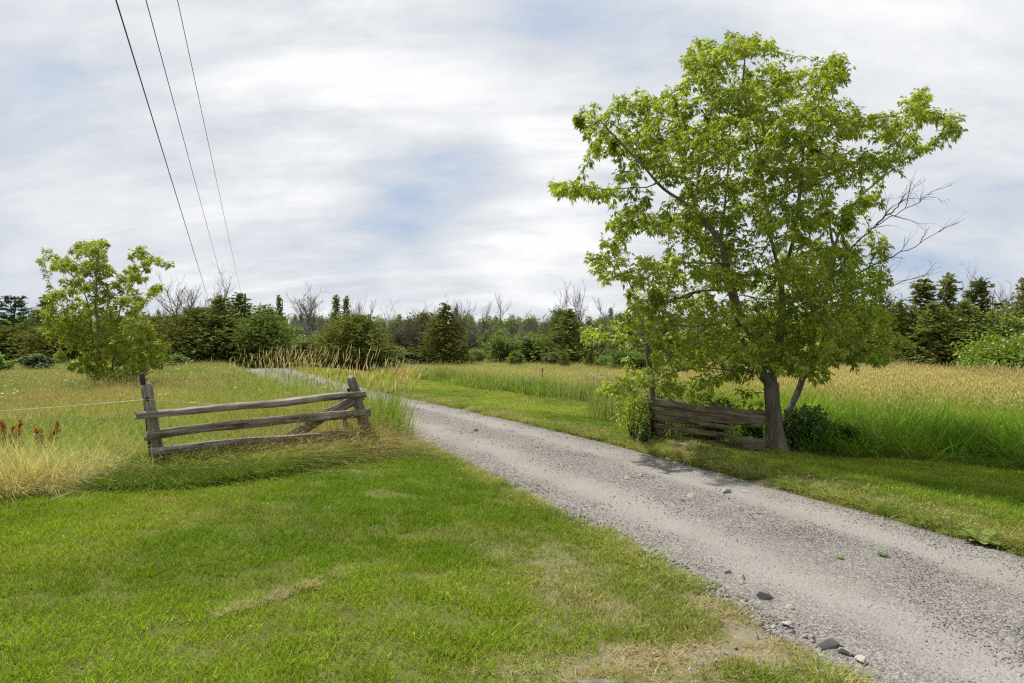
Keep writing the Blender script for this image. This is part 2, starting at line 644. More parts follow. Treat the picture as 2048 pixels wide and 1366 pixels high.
M = {}
M['lawn'] = grass_mat('mown_grass', straw=(.34, .27, .12), straw_amount=.10, transl=.35)
M['meadow'] = grass_mat('meadow_grass', straw=(.50, .43, .24), straw_amount=.22, transl=.35)
M['reed'] = grass_mat('reed_grass', straw=(.42, .36, .16), straw_amount=.04, transl=.4)
M['boxelder'] = leaf_mat('box_elder_leaf', (.165, .24, .011), (.335, .405, .027), (.56, .585, .115), transl=.52, gloss=.05, hue_obj=.0)
M['vine'] = leaf_mat('vine_leaf', (.095, .155, .016), (.165, .235, .026), (.27, .335, .055), transl=.4, gloss=.04, hue_obj=.0)
M['boxelder_y'] = leaf_mat('yellow_green_leaf', (.23, .305, .013), (.38, .44, .027), (.58, .59, .07), transl=.52, gloss=.06, hue_obj=.0)
M['cedar'] = leaf_mat('cedar_foliage', (.10, .125, .040), (.175, .20, .062), (.27, .285, .095), transl=.25, gloss=.0, hue_obj=.02)
M['pine'] = leaf_mat('pine_needles', (.035, .075, .036), (.055, .105, .048), (.10, .16, .07), transl=.15, gloss=.04)
M['decid'] = leaf_mat('broad_leaf', (.10, .15, .026), (.18, .25, .042), (.29, .355, .08), transl=.42, gloss=.05, hue_obj=.025)
M['bright'] = leaf_mat('young_broad_leaf', (.12, .20, .025), (.19, .29, .042), (.28, .38, .075), transl=.45, gloss=.05)
M['grey_green'] = leaf_mat('grey_green_leaf', (.085, .125, .05), (.135, .185, .08), (.21, .26, .125), transl=.35, gloss=.05)
M['shade_shrub'] = leaf_mat('shrub_leaf', (.045, .11, .014), (.085, .18, .024), (.15, .28, .045), transl=.4, gloss=.07)
M['rust'] = leaf_mat('dock_seed', (.24, .08, .03), (.40, .14, .05), (.50, .21, .085), transl=.3, gloss=.03)
M['bark'] = bark_mat('box_elder_bark', (.075, .060, .046), (.235, .20, .165))
M['bark_bg'] = bark_mat('dark_bark', (.045, .037, .030), (.13, .11, .092), 5.0)
M['twig'] = bark_mat('bare_grey_twigs', (.085, .075, .068), (.20, .18, .165), 5.0, .2)
M['wood'] = wood_mat('weathered_rail', (.060, .048, .038), (.185, .155, .122), (.42, .375, .315))
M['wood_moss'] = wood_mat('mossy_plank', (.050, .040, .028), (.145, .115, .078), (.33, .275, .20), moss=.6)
M['iron'] = plain_mat('rusty_iron', (.05, .04, .036), .8, .0, 40, .4, (.10, .045, .022))
M['wire'] = plain_mat('galvanised_wire', (.5, .5, .5), .5, .3, 40, .1)
M['black'] = plain_mat('black_plastic', (.012, .012, .014), .5, 0, 30, .2)
M['cable'] = plain_mat('black_cable', (.018, .018, .03), .6, 0, 30, .2)
M['pole'] = bark_mat('utility_pole_wood', (.10, .085, .07), (.22, .2, .175), 6)
M['pipe'] = plain_mat('pale_conduit', (.5, .5, .48), .5, 0, 10, .1)
M['stone'] = stone_mat('limestone', (.15, .14, .128), (.42, .395, .36))
M['ground'] = ground_mat()
M['road'] = road_mat()
M['white_flower'] = plain_mat('white_petals', (.75, .76, .70), .8, 0, 30, .1)
M['yellow_flower'] = plain_mat('yellow_petals', (.62, .52, .06), .8, 0, 30, .1)

# ------------------------------------------------------------------ ground and drive


def in_dirt(x, y):
    """the worn strip of dry grass and dirt beside the drive at the front"""
    s = road_s(x, y)
    e = .9 * np.exp(-(((x - 1.05) / .85) ** 2 + ((y - 3.78 - .10 * (x - 1)) / .19) ** 2))
    e2 = .8 * np.exp(-((s + ROAD_W + .12) / .14) ** 2) * (1 - sstep(4.2, 5.6, y))
    e3 = .38 * np.exp(-(((s + ROAD_W + .8) / .45) ** 2 + ((y - 5.0) / 1.1) ** 2))
    e4 = .65 * np.exp(-(((x - 3.35) / 1.25) ** 2 + ((y - 11.05 + .25 * (x - 3.3)) / .42) ** 2))
    e5 = .22 * np.exp(-((s - ROAD_W - .05) / .16) ** 2)
    return np.clip(np.maximum.reduce([e, e2, e3, e4, e5]), 0, 1)


def axis(dense_lo, dense_hi, step, lo, hi, grow=1.14):
    a = list(np.arange(dense_lo, dense_hi, step))
    s = step
    x = dense_hi
    while x < hi:
        a.append(x)
        s *= grow
        x += s
    a.append(hi)
    s = step
    x = dense_lo - step
    while x > lo:
        a.insert(0, x)
        s *= grow
        x -= s
    a.insert(0, lo)
    return np.array(a)


gx = axis(-9, 11, .13, -900, 900)
gy = axis(1.5, 28, .13, -300, 1500)
GX, GY = np.meshgrid(gx, gy)
GZ = ground_z(GX, GY)
nV = GX.size
ii = np.arange(nV).reshape(GX.shape)
quads = np.stack([ii[:-1, :-1], ii[:-1, 1:], ii[1:, 1:], ii[1:, :-1]], -1).reshape(-1, 4)
me = make_mesh('ground', np.stack([GX, GY, GZ], -1).reshape(-1, 3), F4=quads, mat=M['ground'], smooth=True,
               attrs={'bare': ('FLOAT', in_dirt(GX, GY).ravel())})
tag(put('ground', me), kind='structure')

ry = np.concatenate((np.arange(-10, 30, .12), np.arange(30, 79, .5)))
us = np.linspace(-ROAD_W - .12, ROAD_W + .12, 31)
RY, US = np.meshgrid(ry, us, indexing='ij')
cxx, cdx = np.interp(RY, _fy, _fx), np.interp(RY, _fy, _fdx)
nl = np.sqrt(1 + cdx ** 2)
wob = (fbm(RY, US * 0 + np.sign(US), 1.1, 4) - .5) * .22 * (np.abs(US) / ROAD_W) ** 3
RXp = cxx + (US + wob) / nl
RYp = RY - (US + wob) * cdx / nl


def road_prof(u):
    au = np.abs(u)
    return .035 * (1 - (au / ROAD_W) ** 2) - .028 * np.exp(-((au - .76) / .28) ** 2) - .05 * sstep(ROAD_W - .2, ROAD_W + .12, au)


RZ = .012 + road_prof(US) + (fbm(RXp, RYp, 2.5, 8) - .5) * .02
nr = RY.size
ri = np.arange(nr).reshape(RY.shape)
rq = np.stack([ri[:-1, :-1], ri[:-1, 1:], ri[1:, 1:], ri[1:, :-1]], -1).reshape(-1, 4)
me = make_mesh('gravel_road', np.stack([RXp, RYp, RZ], -1).reshape(-1, 3), F4=rq, mat=M['road'], smooth=True)
uvl = me.uv_layers.new(name='lane')
li = np.empty(len(me.loops), np.int32)
me.loops.foreach_get('vertex_index', li)
uvl.data.foreach_set('uv', np.stack([US.ravel()[li], RY.ravel()[li]], -1).astype(np.float32).ravel())
tag(put('gravel_road', me), kind='structure')


def surf_z(x, y):
    x, y = np.asarray(x, float), np.asarray(y, float)
    s = road_s(x, y)
    return np.where(np.abs(s) < ROAD_W, np.maximum(.012 + road_prof(s), ground_z(x, y)), ground_z(x, y))


# ------------------------------------------------------------------ scattering
def scatter(name, P, rot, scl, pick, protos, tint=None, seedtint=None):
    n = len(P)
    at_ = {'rot': ('FLOAT_VECTOR', rot), 'scl': ('FLOAT_VECTOR', scl), 'pick': ('INT', pick)}
    one = np.ones((n, 1))
    if tint is not None:
        at_['tint'] = ('FLOAT_COLOR', np.hstack([tint, one]))
    if seedtint is not None:
        at_['seedtint'] = ('FLOAT_COLOR', np.hstack([seedtint, one]))
    me = make_mesh(name, P, attrs=at_)
    o = put(name, me)
    ng = bpy.data.node_groups.new(name + '_nodes', 'GeometryNodeTree')
    ng.interface.new_socket('Geometry', in_out='INPUT', socket_type='NodeSocketGeometry')
    ng.interface.new_socket('Geometry', in_out='OUTPUT', socket_type='NodeSocketGeometry')
    nd, ln = ng.nodes, ng.links
    gi, go = nd.new('NodeGroupInput'), nd.new('NodeGroupOutput')
    iop = nd.new('GeometryNodeInstanceOnPoints')
    jn = nd.new('GeometryNodeJoinGeometry')
    for p in reversed(protos):
        oi = nd.new('GeometryNodeObjectInfo')
        oi.inputs['Object'].default_value = p
        oi.inputs['As Instance'].default_value = True
        ln.new(oi.outputs['Geometry'], jn.inputs[0])

    def na(nm, typ):
        a = nd.new('GeometryNodeInputNamedAttribute')
        a.data_type = typ
        a.inputs['Name'].default_value = nm
        return a.outputs['Attribute']
    e2r = nd.new('FunctionNodeEulerToRotation')
    ln.new(na('rot', 'FLOAT_VECTOR'), e2r.inputs[0])
    ln.new(gi.outputs[0], iop.inputs['Points'])
    ln.new(jn.outputs[0], iop.inputs['Instance'])
    iop.inputs['Pick Instance'].default_value = True
    ln.new(na('pick', 'INT'), iop.inputs['Instance Index'])
    ln.new(e2r.outputs[0], iop.inputs['Rotation'])
    ln.new(na('scl', 'FLOAT_VECTOR'), iop.inputs['Scale'])
    ln.new(iop.outputs[0], go.inputs[0])
    md = o.modifiers.new('scatter', 'NODES')
    md.node_group = ng
    return o


def proto(name, me):
    return bpy.data.objects.new(name, me)        # not linked: only its shape is used


def blade_clump(name, rng, n, R, h0, h1, w, lean, curve, mat, seg=2, bias=None, seed_frac=0.0, seed_len=.12, seed_w=.012, splay=.5):
    """one tuft: n tapering, bent blades; some stems end in a seed head"""
    r = R * np.sqrt(rng.random(n))
    a = rng.random(n) * 2 * np.pi
    base = np.stack([r * np.cos(a), r * np.sin(a), np.zeros(n)], -1)
    h = h0 + (h1 - h0) * rng.random(n)
    la = np.where(rng.random(n) < splay, a, rng.random(n) * 2 * np.pi)
    ld = np.stack([np.cos(la), np.sin(la)], -1)
    if bias is not None:
        ld = ld + np.array(bias)
    lm = lean * (.3 + rng.random(n)) * h
    cv = curve * (.3 + rng.random(n)) * h
    seedm = rng.random(n) < seed_frac
    h = np.where(seedm, h * 1.22, h)
    tw = rng.random(n) * np.pi
    wv = np.stack([np.cos(tw), np.sin(tw), np.zeros(n)], -1)
    ts = [0.0, .55] if seg == 2 else [0.0, .35, .7]
    blade_w = w * (.6 + .8 * rng.random(n)) * np.where(seedm, .55, 1)
    rv = rng.random(n)

    def pos(t):
        p = base.copy()
        p[:, 0] += ld[:, 0] * (lm * t + cv * t * t)
        p[:, 1] += ld[:, 1] * (lm * t + cv * t * t)
        dr = np.linalg.norm(ld, axis=1) * (lm * t + cv * t * t)
        p[:, 2] = np.sqrt(np.maximum((h * t) ** 2 - (dr * .8) ** 2, (h * t * .25) ** 2))
        return p
    V, C = [], []
    prof = {0.0: .8, .55: 1.0, .35: 1.0, .7: .7}
    for t in ts:
        p = pos(t)
        hw = wv * (blade_w * prof[t] * .5)[:, None]
        V += [p - hw, p + hw]
        C += [np.stack([np.full(n, t), np.zeros(n), rv, np.ones(n)], -1)] * 2
    tip = pos(1.0)
    V.append(tip)
    C.append(np.stack([np.ones(n), np.zeros(n), rv, np.ones(n)], -1))
    k = len(V)
    V = np.stack(V, 1).reshape(-1, 3)
    C = np.stack(C, 1).reshape(-1, 4)
    b0 = np.arange(n) * k
    q = [np.stack([b0 + 2 * i, b0 + 2 * i + 1, b0 + 2 * i + 3, b0 + 2 * i + 2], -1) for i in range(len(ts) - 1)]
    q = np.concatenate(q)
    j = 2 * (len(ts) - 1)
    t3 = np.stack([b0 + j, b0 + j + 1, b0 + j + 2], -1)
    sidx = np.where(seedm)[0]
    if len(sidx):
        tp = tip[sidx]
        dv = tip[sidx] - pos(.8)[sidx]
        dv = dv / np.linalg.norm(dv, axis=1)[:, None]
        sl = seed_len * (.7 + .6 * rng.random(len(sidx)))
        off = len(V)
        rows = [tp - dv * (sl * .35)[:, None]]
        m1 = tp + dv * (sl * .15)[:, None]
        ux = np.cross(dv, np.array([0.3, .8, .1]))
        ux /= np.linalg.norm(ux, axis=1)[:, None]
        uy = np.cross(dv, ux)
        for ang in (0, 2.094, 4.189):
            rows.append(m1 + (ux * math.cos(ang) + uy * math.sin(ang)) * seed_w * (.7 + .6 * rng.random(len(sidx)))[:, None])
        rows.append(tp + dv * (sl * .75)[:, None])
        SV = np.stack(rows, 1).reshape(-1, 3)
        sb = off + np.arange(len(sidx)) * 5
        st = []
        for x1, x2 in ((1, 2), (2, 3), (3, 1)):
            st.append(np.stack([sb, sb + x1, sb + x2], -1))
            st.append(np.stack([sb + 4, sb + x2, sb + x1], -1))
        V = np.vstack([V, SV])
        sc_ = np.stack([np.ones(len(sidx)), np.ones(len(sidx)), rng.random(len(sidx)), np.ones(len(sidx))], -1)
        C = np.vstack([C, np.repeat(sc_, 5, 0)])
        t3 = np.vstack([t3] + st)
    return proto(name, make_mesh(name, V, F3=t3, F4=q, mat=mat, attrs={'blade': ('FLOAT_COLOR', C)}))


def rand_pts(x0, x1, y0, y1, dens, rng):
    n = int((x1 - x0) * (y1 - y0) * dens)
    return rng.uniform(x0, x1, n), rng.uniform(y0, y1, n)


def in_view(x, y, pad=.5):
    return (y > 2.4) & (np.abs(x) < y * .78 + pad + .6)


def zone(x, y):
    """0 drive, 1 lawn, 2 left meadow, 3 right field"""
    s = road_s(x, y)
    z = np.full(x.shape, 1)
    z = np.where((s < 0) & (y > left_edge(x)), 2, z)
    z = np.where((s > 0) & (x > right_edge(y)), 3, z)
    z = np.where((s < 0) & (s > -ROAD_W - .9) & (y > 20), 1, z)
    ew = ROAD_W + (fbm(x, y, 1.6, 6) - .5) * .35
    return np.where(np.abs(s) < ew - .04, 0, z)


def lerp(a, b, t):
    return np.asarray(a)[None, :] * (1 - t[:, None]) + np.asarray(b)[None, :] * t[:, None]


def rots(n, rng, tilt=.12, full=True):
    r = np.zeros((n, 3))
    r[:, :2] = rng.normal(0, tilt, (n, 2))
    r[:, 2] = rng.random(n) * 2 * np.pi if full else rng.normal(0, .5, n)
    return r


# --- lawn
rng = np.random.default_rng(3)
lawn_protos = [blade_clump('lawn_tuft', rng, 95, .13, .022, .055, .0042, .55, .5, M['lawn']) for _ in range(4)]
lawn_far = [blade_clump('lawn_tuft_far', rng, 120, .26, .03, .06, .009, .5, .5, M['lawn']) for _ in range(3)]
xs, ys = [], []
for (y0, y1, dens) in ((2.6, 7, 95), (7, 12, 75), (12, 16, 55)):
    a, b = rand_pts(-13, 13, y0, y1, dens, rng)
    xs.append(a)
    ys.append(b)
x, y = np.concatenate(xs), np.concatenate(ys)
k = in_view(x, y) & (zone(x, y) == 1)
x, y = x[k], y[k]
dirt = in_dirt(x, y)
k = rng.random(len(x)) > dirt * 1.02
x, y, dirt = x[k], y[k], dirt[k]


def lawn_tint(x, y, dirt):
    n1, n2, n3 = fbm(x, y, .55, 21), fbm(x, y, 1.9, 22), fbm(x * .5 + y * .8, y * .5 - x * .3, .9, 23)
    c = lerp((.140, .240, .010), (.262, .362, .024), sstep(.3, .7, n1))
    dry = np.clip(sstep(.60, .82, n2) * .30 + dirt * 1.1 + .20 * sstep(.6, .8, n3), 0, 1)
    s = road_s(x, y)
    dry = np.clip(dry + .45 * np.exp(-((np.abs(s) - ROAD_W) / .28) ** 2) * (fbm(x, y, 2.5, 27)), 0, .95)
    c = c * (1 - dry[:, None]) + np.array((.38, .31, .105))[None] * dry[:, None]
    warm = sstep(20, 34, y) * .65 * (s > 0)
    c = c * (1 - warm[:, None]) + np.array((.37, .40, .05))[None] * warm[:, None]
    return c * (.85 + .3 * rng.random((len(x), 1)))


n = len(x)
P = np.stack([x, y, surf_z(x, y) - .004], -1)
scl = np.ones((n, 3)) * (.8 + .5 * rng.random((n, 1)))
scl[:, 2] *= (.55 + .6 * fbm(x, y, .9, 31) + .6 * fbm(x, y, 4.0, 32)) * (1 - .45 * dirt)
s_ = road_s(x, y)
o = scatter('lawn_grass', P, rots(n, rng, .1), scl, rng.integers(0, 4, n), lawn_protos, lawn_tint(x, y, dirt))
tag(o, 'short mown green grass around the drive', 'grass', kind='stuff')
x, y = rand_pts(-36, 16, 15.6, 62, 14, rng)
k = in_view(x, y) & (zone(x, y) == 1)
x, y = x[k], y[k]
n = len(x)
P = np.stack([x, y, surf_z(x, y) - .004], -1)
scl = np.ones((n, 3)) * (.9 + .5 * rng.random((n, 1)))
scl[:, 2] *= .65
o = scatter('far_lawn_grass', P, rots(n, rng, .08), scl, rng.integers(0, 3, n), lawn_far, lawn_tint(x, y, np.zeros(n)))
tag(o, 'mown yellow green verge beside the far part of the drive', 'grass', kind='stuff')

# --- meadow, left of the drive and across the middle
wind = (.55, -.25)
mead_p = [blade_clump('meadow_tuft', rng, 110, .22, .22, .62, .0062, .28, .55, M['meadow'], 3, wind, .07, .12, .0034) for _ in range(5)]
mead_far = [blade_clump('meadow_tuft_far', rng, 90, .45, .25, .6, .016, .25, .4, M['meadow'], 2, wind, .10, .14, .006) for _ in range(4)]


def meadow_tint(x, y):
    n1, n2, n3, n4 = fbm(x, y, .28, 41), fbm(x, y, .75, 42), fbm(x, y, .22, 43), fbm(x, y * 1.6, .33, 44)
    c = lerp((.21, .345, .032), (.36, .42, .068), sstep(.3, .7, n1))
    st = sstep(.44, .66, n2)[:, None]
    c = c * (1 - .72 * st) + np.array((.50, .43, .19))[None] * .72 * st
    pk = (sstep(.52, .70, n3) * sstep(9, 18, y))[:, None] * .75
    c = c * (1 - pk) + np.array((.45, .33, .16))[None] * pk
    gr = (sstep(.56, .70, n4))[:, None] * .8
    c = c * (1 - gr) + np.array((.14, .28, .040))[None] * gr
    return c


def meadow_seed(x, y):
    n = fbm(x, y, .5, 51)
    return lerp((.48, .40, .17), (.56, .50, .26), n)


Lf, Rf = np.array((-4.84, 9.45)), np.array((-2.40, 11.6))
fn = np.array((Rf - Lf)[[1, 0]]) * np.array((-1, 1))
fn /= np.linalg.norm(fn)
x, y = rand_pts(-22, 1, 6.5, 22, 17, rng)
z = zone(x, y)
k = in_view(x, y, 1.5) & (z == 2)
x, y = x[k], y[k]
n = len(x)
edge = y - left_edge(x)
tint = meadow_tint(x, y)
# pale bleached straw along the front of the meadow, golden brown at its foot
fr = (sstep(2.2, .7, edge) * sstep(-4.3, -5.0, x))[:, None]
tint = tint * (1 - .85 * fr) + np.array((.60, .54, .30))[None] * .85 * fr
fr2 = (sstep(.6, .1, edge) * sstep(-4.9, -5.6, x))[:, None]
tint = tint * (1 - .6 * fr2) + np.array((.42, .31, .11))[None] * .6 * fr2
tint *= .85 + .3 * rng.random((n, 1))
hs = .72 + .75 * fbm(x, y, .6, 52)
hs *= .55 + .45 * sstep(0, .6, edge)
hs *= np.where((y > 8) & (y < 12.5) & (x > -5.2), .62, 1.0)
fs = (x - Lf[0]) * fn[0] + (y - Lf[1]) * fn[1]
hs *= np.where((fs < .1) & (x > -5.2), .5, 1.0)
scl = np.stack([np.ones(n), np.ones(n), hs], -1)
o = scatter('meadow_grass', np.stack([x, y, ground_z(x, y) - .01], -1), rots(n, rng, .1, False), scl, rng.integers(0, 5, n), mead_p, tint, meadow_seed(x, y))
tag(o, 'tall unmown meadow grass left of the drive, green and straw', 'grass', kind='stuff')

x, y = rand_pts(-48, 26, 11.5, 66, 5.2, rng)
z = zone(x, y)
s_ = road_s(x, y)
reedz = (x > .235 * y + .2)
k = in_view(x, y, 2) & (((z == 2) & (y > 20)) | ((z == 3) & ~reedz))
x, y = x[k], y[k]
n = len(x)
tint = meadow_tint(x, y)
gold = (sstep(26, 40, y) * (fbm(x, y * 2, .15, 57) > .42))[:, None] * .5 * (road_s(x, y) > 0)[:, None]
tint = tint * (1 - gold) + np.array((.52, .43, .15))[None] * gold
tint *= .85 + .3 * rng.random((n, 1))
hs = .55 + .6 * fbm(x, y, .3, 53)
edge_r = np.where(road_s(x, y) > 0, x - right_edge(y), 99.0)
weedy = (sstep(2.6, .6, edge_r) * (fbm(x, y, .5, 58) > .36) * (y < 34))
hs = np.where(road_s(x, y) > 0, hs * (.8 + .75 * weedy), hs)
tint = tint * (1 - .75 * weedy[:, None]) + np.array((.17, .25, .06))[None] * .75 * weedy[:, None]
scl = np.stack([np.ones(n), np.ones(n), hs], -1)
o = scatter('field_grass', np.stack([x, y, ground_z(x, y) - .01], -1), rots(n, rng, .08, False), scl, rng.integers(0, 4, n), mead_far, tint, meadow_seed(x, y))
tag(o, 'rough field grass reaching back to the trees, green, straw and pink', 'grass', kind='stuff')

# --- reed canary grass on the right, and the plumed patch behind the left fence
reed_p = [blade_clump('reed_tuft', rng, 62, .30, .40, .98, .013, .38, .62, M['reed'], 3, (-.30, -.2), .03, .14, .006) for _ in range(4)]
reed_s = [blade_clump('reed_seed_tuft', rng, 54, .34, .5, .90, .011, .22, .32, M['reed'], 3, (-.2, -.1), .42, .17, .0038) for _ in range(4)]
x, y = rand_pts(2, 40, 9.4, 50, 9, rng)
z = zone(x, y)
k = in_view(x, y, 2) & (z == 3) & (x > .235 * y) & ((y < 26) | (rng.random(len(x)) < .65))
k &= ~((x < 5.2) & (y < 12.2))
x, y = x[k], y[k]
n = len(x)
dist_edge = np.maximum(x - right_edge(y), 0) + np.maximum(y - 12, 0) * .6
seedy = (sstep(4.8, 11.0, dist_edge + 2.2 * (fbm(x, y, .9, 65) - .5)) > rng.random(n))
pick = np.where(seedy, 4, 0) + rng.integers(0, 4, n)
tint = lerp((.125, .25, .016), (.25, .385, .036), sstep(.3, .7, fbm(x, y, .9, 61)))
gold = np.where(seedy, .25 + .4 * sstep(13, 24, y), 0.0)[:, None]
tint = tint * (1 - gold) + np.array((.58, .50, .19))[None] * gold
tint *= .85 + .3 * rng.random((n, 1))
hs = (.66 + .62 * fbm(x, y, .8, 62)) * (.55 + .45 * sstep(0, .9, dist_edge))
scl = np.stack([np.ones(n), np.ones(n), hs], -1)
o = scatter('reed_grass', np.stack([x, y, ground_z(x, y) - .01], -1), rots(n, rng, .16, True), scl, pick, reed_p + reed_s, tint,
            lerp((.60, .48, .19), (.72, .61, .30), fbm(x, y, .6, 63)))
tag(o, 'tall dense green reed grass with golden heads on the right', 'grass', kind='stuff')

plume_p = [blade_clump('plume_tuft', rng, 13, .17, .75, 1.15, .009, .16, .14, M['reed'], 3, (.30, -.1), .30, .24, .009) for _ in range(5)]
x, y = rand_pts(-9, -1.7, 11.5, 23, 10, rng)
s_ = road_s(x, y)
dn = sstep(-4.6, -2.2, s_) * sstep(11.5, 12.2, y) * (1 - .55 * sstep(16, 22, y))
k = (s_ < -ROAD_W - .10) & (rng.random(len(x)) < dn * (.35 + .9 * fbm(x, y, .9, 71))) & (y > left_edge(x) - .2)
x, y = x[k], y[k]
n = len(x)
scl = np.stack([np.ones(n), np.ones(n), .85 + .3 * rng.random(n)], -1)
tint = lerp((.16, .29, .035), (.38, .40, .10), fbm(x, y, .8, 72)) * (.85 + .3 * rng.random((n, 1)))
o = scatter('plume_grass', np.stack([x, y, ground_z(x, y) - .01], -1), rots(n, rng, .06, False), scl, rng.integers(0, 5, n), plume_p, tint,
            lerp((.60, .46, .25), (.68, .55, .33), rng.random(n)))
tag(o, 'tall grass with tan seed plumes behind the rail fence', 'grass', kind='stuff')

# --- drooping grass along the foot of the rail fence
fence_p = [blade_clump('fence_tuft', rng, 85, .16, .28, .66, .0068, .40, .95, M['meadow'], 3, (.7, -.75), .08, .13, .0036, .3) for _ in range(4)]
foot_p = [blade_clump('foot_tuft', rng, 80, .14, .12, .26, .006, .4, .6, M['reed'], 2, (.3, -.5), 0) for _ in range(3)]
Lf, Rf = np.array((-4.84, 9.45)), np.array((-2.40, 11.6))
tt = rng.uniform(-.12, 1.04, 900)
off = rng.uniform(-.75, .35, 900)
fn = np.array((Rf - Lf)[[1, 0]]) * np.array((-1, 1))
fn /= np.linalg.norm(fn)
x, y = Lf[0] + (Rf - Lf)[0] * tt + fn[0] * off, Lf[1] + (Rf - Lf)[1] * tt + fn[1] * off
k = (y > left_edge(x) - .05)
x, y, off, tt = x[k], y[k], off[k], tt[k]
n = len(x)
brown = sstep(.1, .6, tt) * fbm(x, y, 1.2, 81)
tint = lerp((.16, .25, .025), (.46, .37, .14), np.clip(brown * 1.5, 0, 1)) * (.85 + .3 * rng.random((n, 1)))
scl = np.stack([np.ones(n) * .9, np.ones(n) * .9, (.36 + .40 * rng.random(n)) * (.85 + .25 * sstep(.25, .9, tt)) * (1 - .35 * sstep(.0, -.6, off))], -1)
o = scatter('fence_grass', np.stack([x, y, ground_z(x, y) - .01], -1), rots(n, rng, .1, False), scl, rng.integers(0, 4, n), fence_p, tint,
            lerp((.52, .38, .18), (.58, .46, .25), rng.random(n)))
tag(o, 'drooping brown and green grass along the foot of the rail fence', 'grass', kind='stuff')
tt = rng.uniform(.2, 1.06, 120)
off = rng.uniform(-.38, .35, 120)
x, y = Lf[0] + (Rf - Lf)[0] * tt + fn[0] * off, Lf[1] + (Rf - Lf)[1] * tt + fn[1] * off
n = len(x)
stalk_p = [blade_clump('stalk_tuft', rng, 20, .14, .40, .72, .0052, .30, .75, M['meadow'], 3, (.55, -.5), .35, .13, .0048, .3) for _ in range(3)]
sz = .5 + .35 * rng.random(n)
o = scatter('fence_stalks', np.stack([x, y, ground_z(x, y) - .01], -1), rots(n, rng, .1, False), np.stack([sz, sz, sz], -1), rng.integers(0, 3, n), stalk_p,
            lerp((.30, .33, .06), (.52, .44, .18), rng.random(n)), lerp((.50, .36, .18), (.60, .47, .26), rng.random(n)))
tag(o, 'bent tan grass stalks growing through the rail fence', 'grass', kind='stuff')
x, y = rng.uniform(-2.65, -1.72, 60), rng.uniform(11.7, 13.4, 60)
k = road_s(x, y) < -ROAD_W - .08
x, y = x[k], y[k]
n = len(x)
o = scatter('post_grass', np.stack([x, y, ground_z(x, y) - .01], -1), rots(n, rng, .06, False), np.ones((n, 3)) * (.75 + .3 * rng.random((n, 1))), rng.integers(0, 5, n), plume_p,
            lerp((.14, .27, .03), (.30, .36, .08), rng.random(n)), lerp((.60, .46, .25), (.68, .55, .33), rng.random(n)))
tag(o, 'tall green grass round the right post of the rail fence', 'grass', kind='stuff')
x = rng.uniform(-4.9, -2.1, 420)
y = left_edge(x) + rng.uniform(-.15, .30, 420)
x2 = rng.uniform(4.0, 9.5, 700)
y2 = rng.uniform(8.5, 12.2, 700)
k = np.abs(x2 - right_edge(y2)) < .28
x, y = np.concatenate([x, x2[k]]), np.concatenate([y, y2[k]])
n = len(x)
tint = lerp((.085, .17, .016), (.20, .26, .04), rng.random(n))
scl = np.stack([np.ones(n), np.ones(n), .45 + .55 * rng.random(n)], -1)
o = scatter('lawn_edge_grass', np.stack([x, y, ground_z(x, y) - .01], -1), rots(n, rng, .1, False), scl, rng.integers(0, 3, n), foot_p, tint)
tag(o, 'deep green uncut grass where the lawn meets the tall grass', 'grass', kind='stuff')


verge_p = [blade_clump('verge_tuft', rng, 70, .12, .06, .17, .0055, .7, .8, M['meadow'], 2, None, .03, .05, .004, .6) for _ in range(4)]
y = rng.uniform(3.0, 30, 5200)
side = rng.random(5200) < .62
sv = np.where(side, ROAD_W + .02 + np.abs(rng.normal(0, .10, 5200)), -ROAD_W - .01 - np.abs(rng.normal(0, .07, 5200)))
c_, d_ = np.interp(y, _fy, _fx), np.interp(y, _fy, _fdx)
x = c_ + sv / np.sqrt(1 + d_ * d_)
y = y - sv * d_ / np.sqrt(1 + d_ * d_)
k = in_view(x, y) & (fbm(x, y, 2.2, 111) > .44) & (rng.random(len(x)) < np.where(y < 14, 1, .5))
x, y, sv = x[k], y[k], sv[k]
n = len(x)
dryv = np.clip(fbm(x, y, 1.7, 112) * 1.7 - .35, 0, 1)
tint = lerp((.16, .26, .025), (.42, .39, .12), dryv) * (.85 + .3 * rng.random((n, 1)))
sz = (.55 + .6 * rng.random(n)) * np.where(sv > 0, 1, .8)
o = scatter('verge_grass', np.stack([x, y, surf_z(x, y) - .005], -1), rots(n, rng, .12), np.stack([sz, sz, sz], -1), rng.integers(0, 4, n), verge_p, tint,
            lerp((.5, .42, .2), (.55, .46, .25), rng.random(n)))
tag(o, 'ragged dry fringe of grass along both edges of the gravel drive', 'grass', kind='stuff')


# --- dry straw: clipping lines on the lawn and the worn strip at the front
straw_p = [blade_clump('straw_tuft', rng, 60, .12, .05, .12, .0035, .8, .8, M['meadow'], 2, None, 0, splay=.3) for _ in range(3)]
xs, ys = [], []
p0, p1 = at(430, 1235), at(700, 1145)
t_ = rng.random(170)
keep = (fbm(t_ * 9, t_ * 0, 1.0, 91) > .60) & (rng.random(170) < .6)
xs.append((p0.x + (p1.x - p0.x) * t_ + rng.normal(0, .012, 170))[keep])
ys.append((p0.y + (p1.y - p0.y) * t_ + rng.normal(0, .018, 170))[keep])
a, b = rand_pts(-.6, 2.2, 3.2, 6.4, 95, rng)
kk = (zone(a, b) == 1) & (rng.random(len(a)) < in_dirt(a, b) * .95)
xs.append(a[kk])
ys.append(b[kk])
xs.append(rng.uniform(.28, .78, 26))
ys.append(rng.uniform(3.42, 3.66, 26))
p2 = at(650, 945)
xs.append(p2.x + rng.normal(0, .16, 26))
ys.append(p2.y + rng.normal(0, .06, 26))
x, y = np.concatenate(xs), np.concatenate(ys)
n = len(x)
sz = .35 + .4 * rng.random(n)
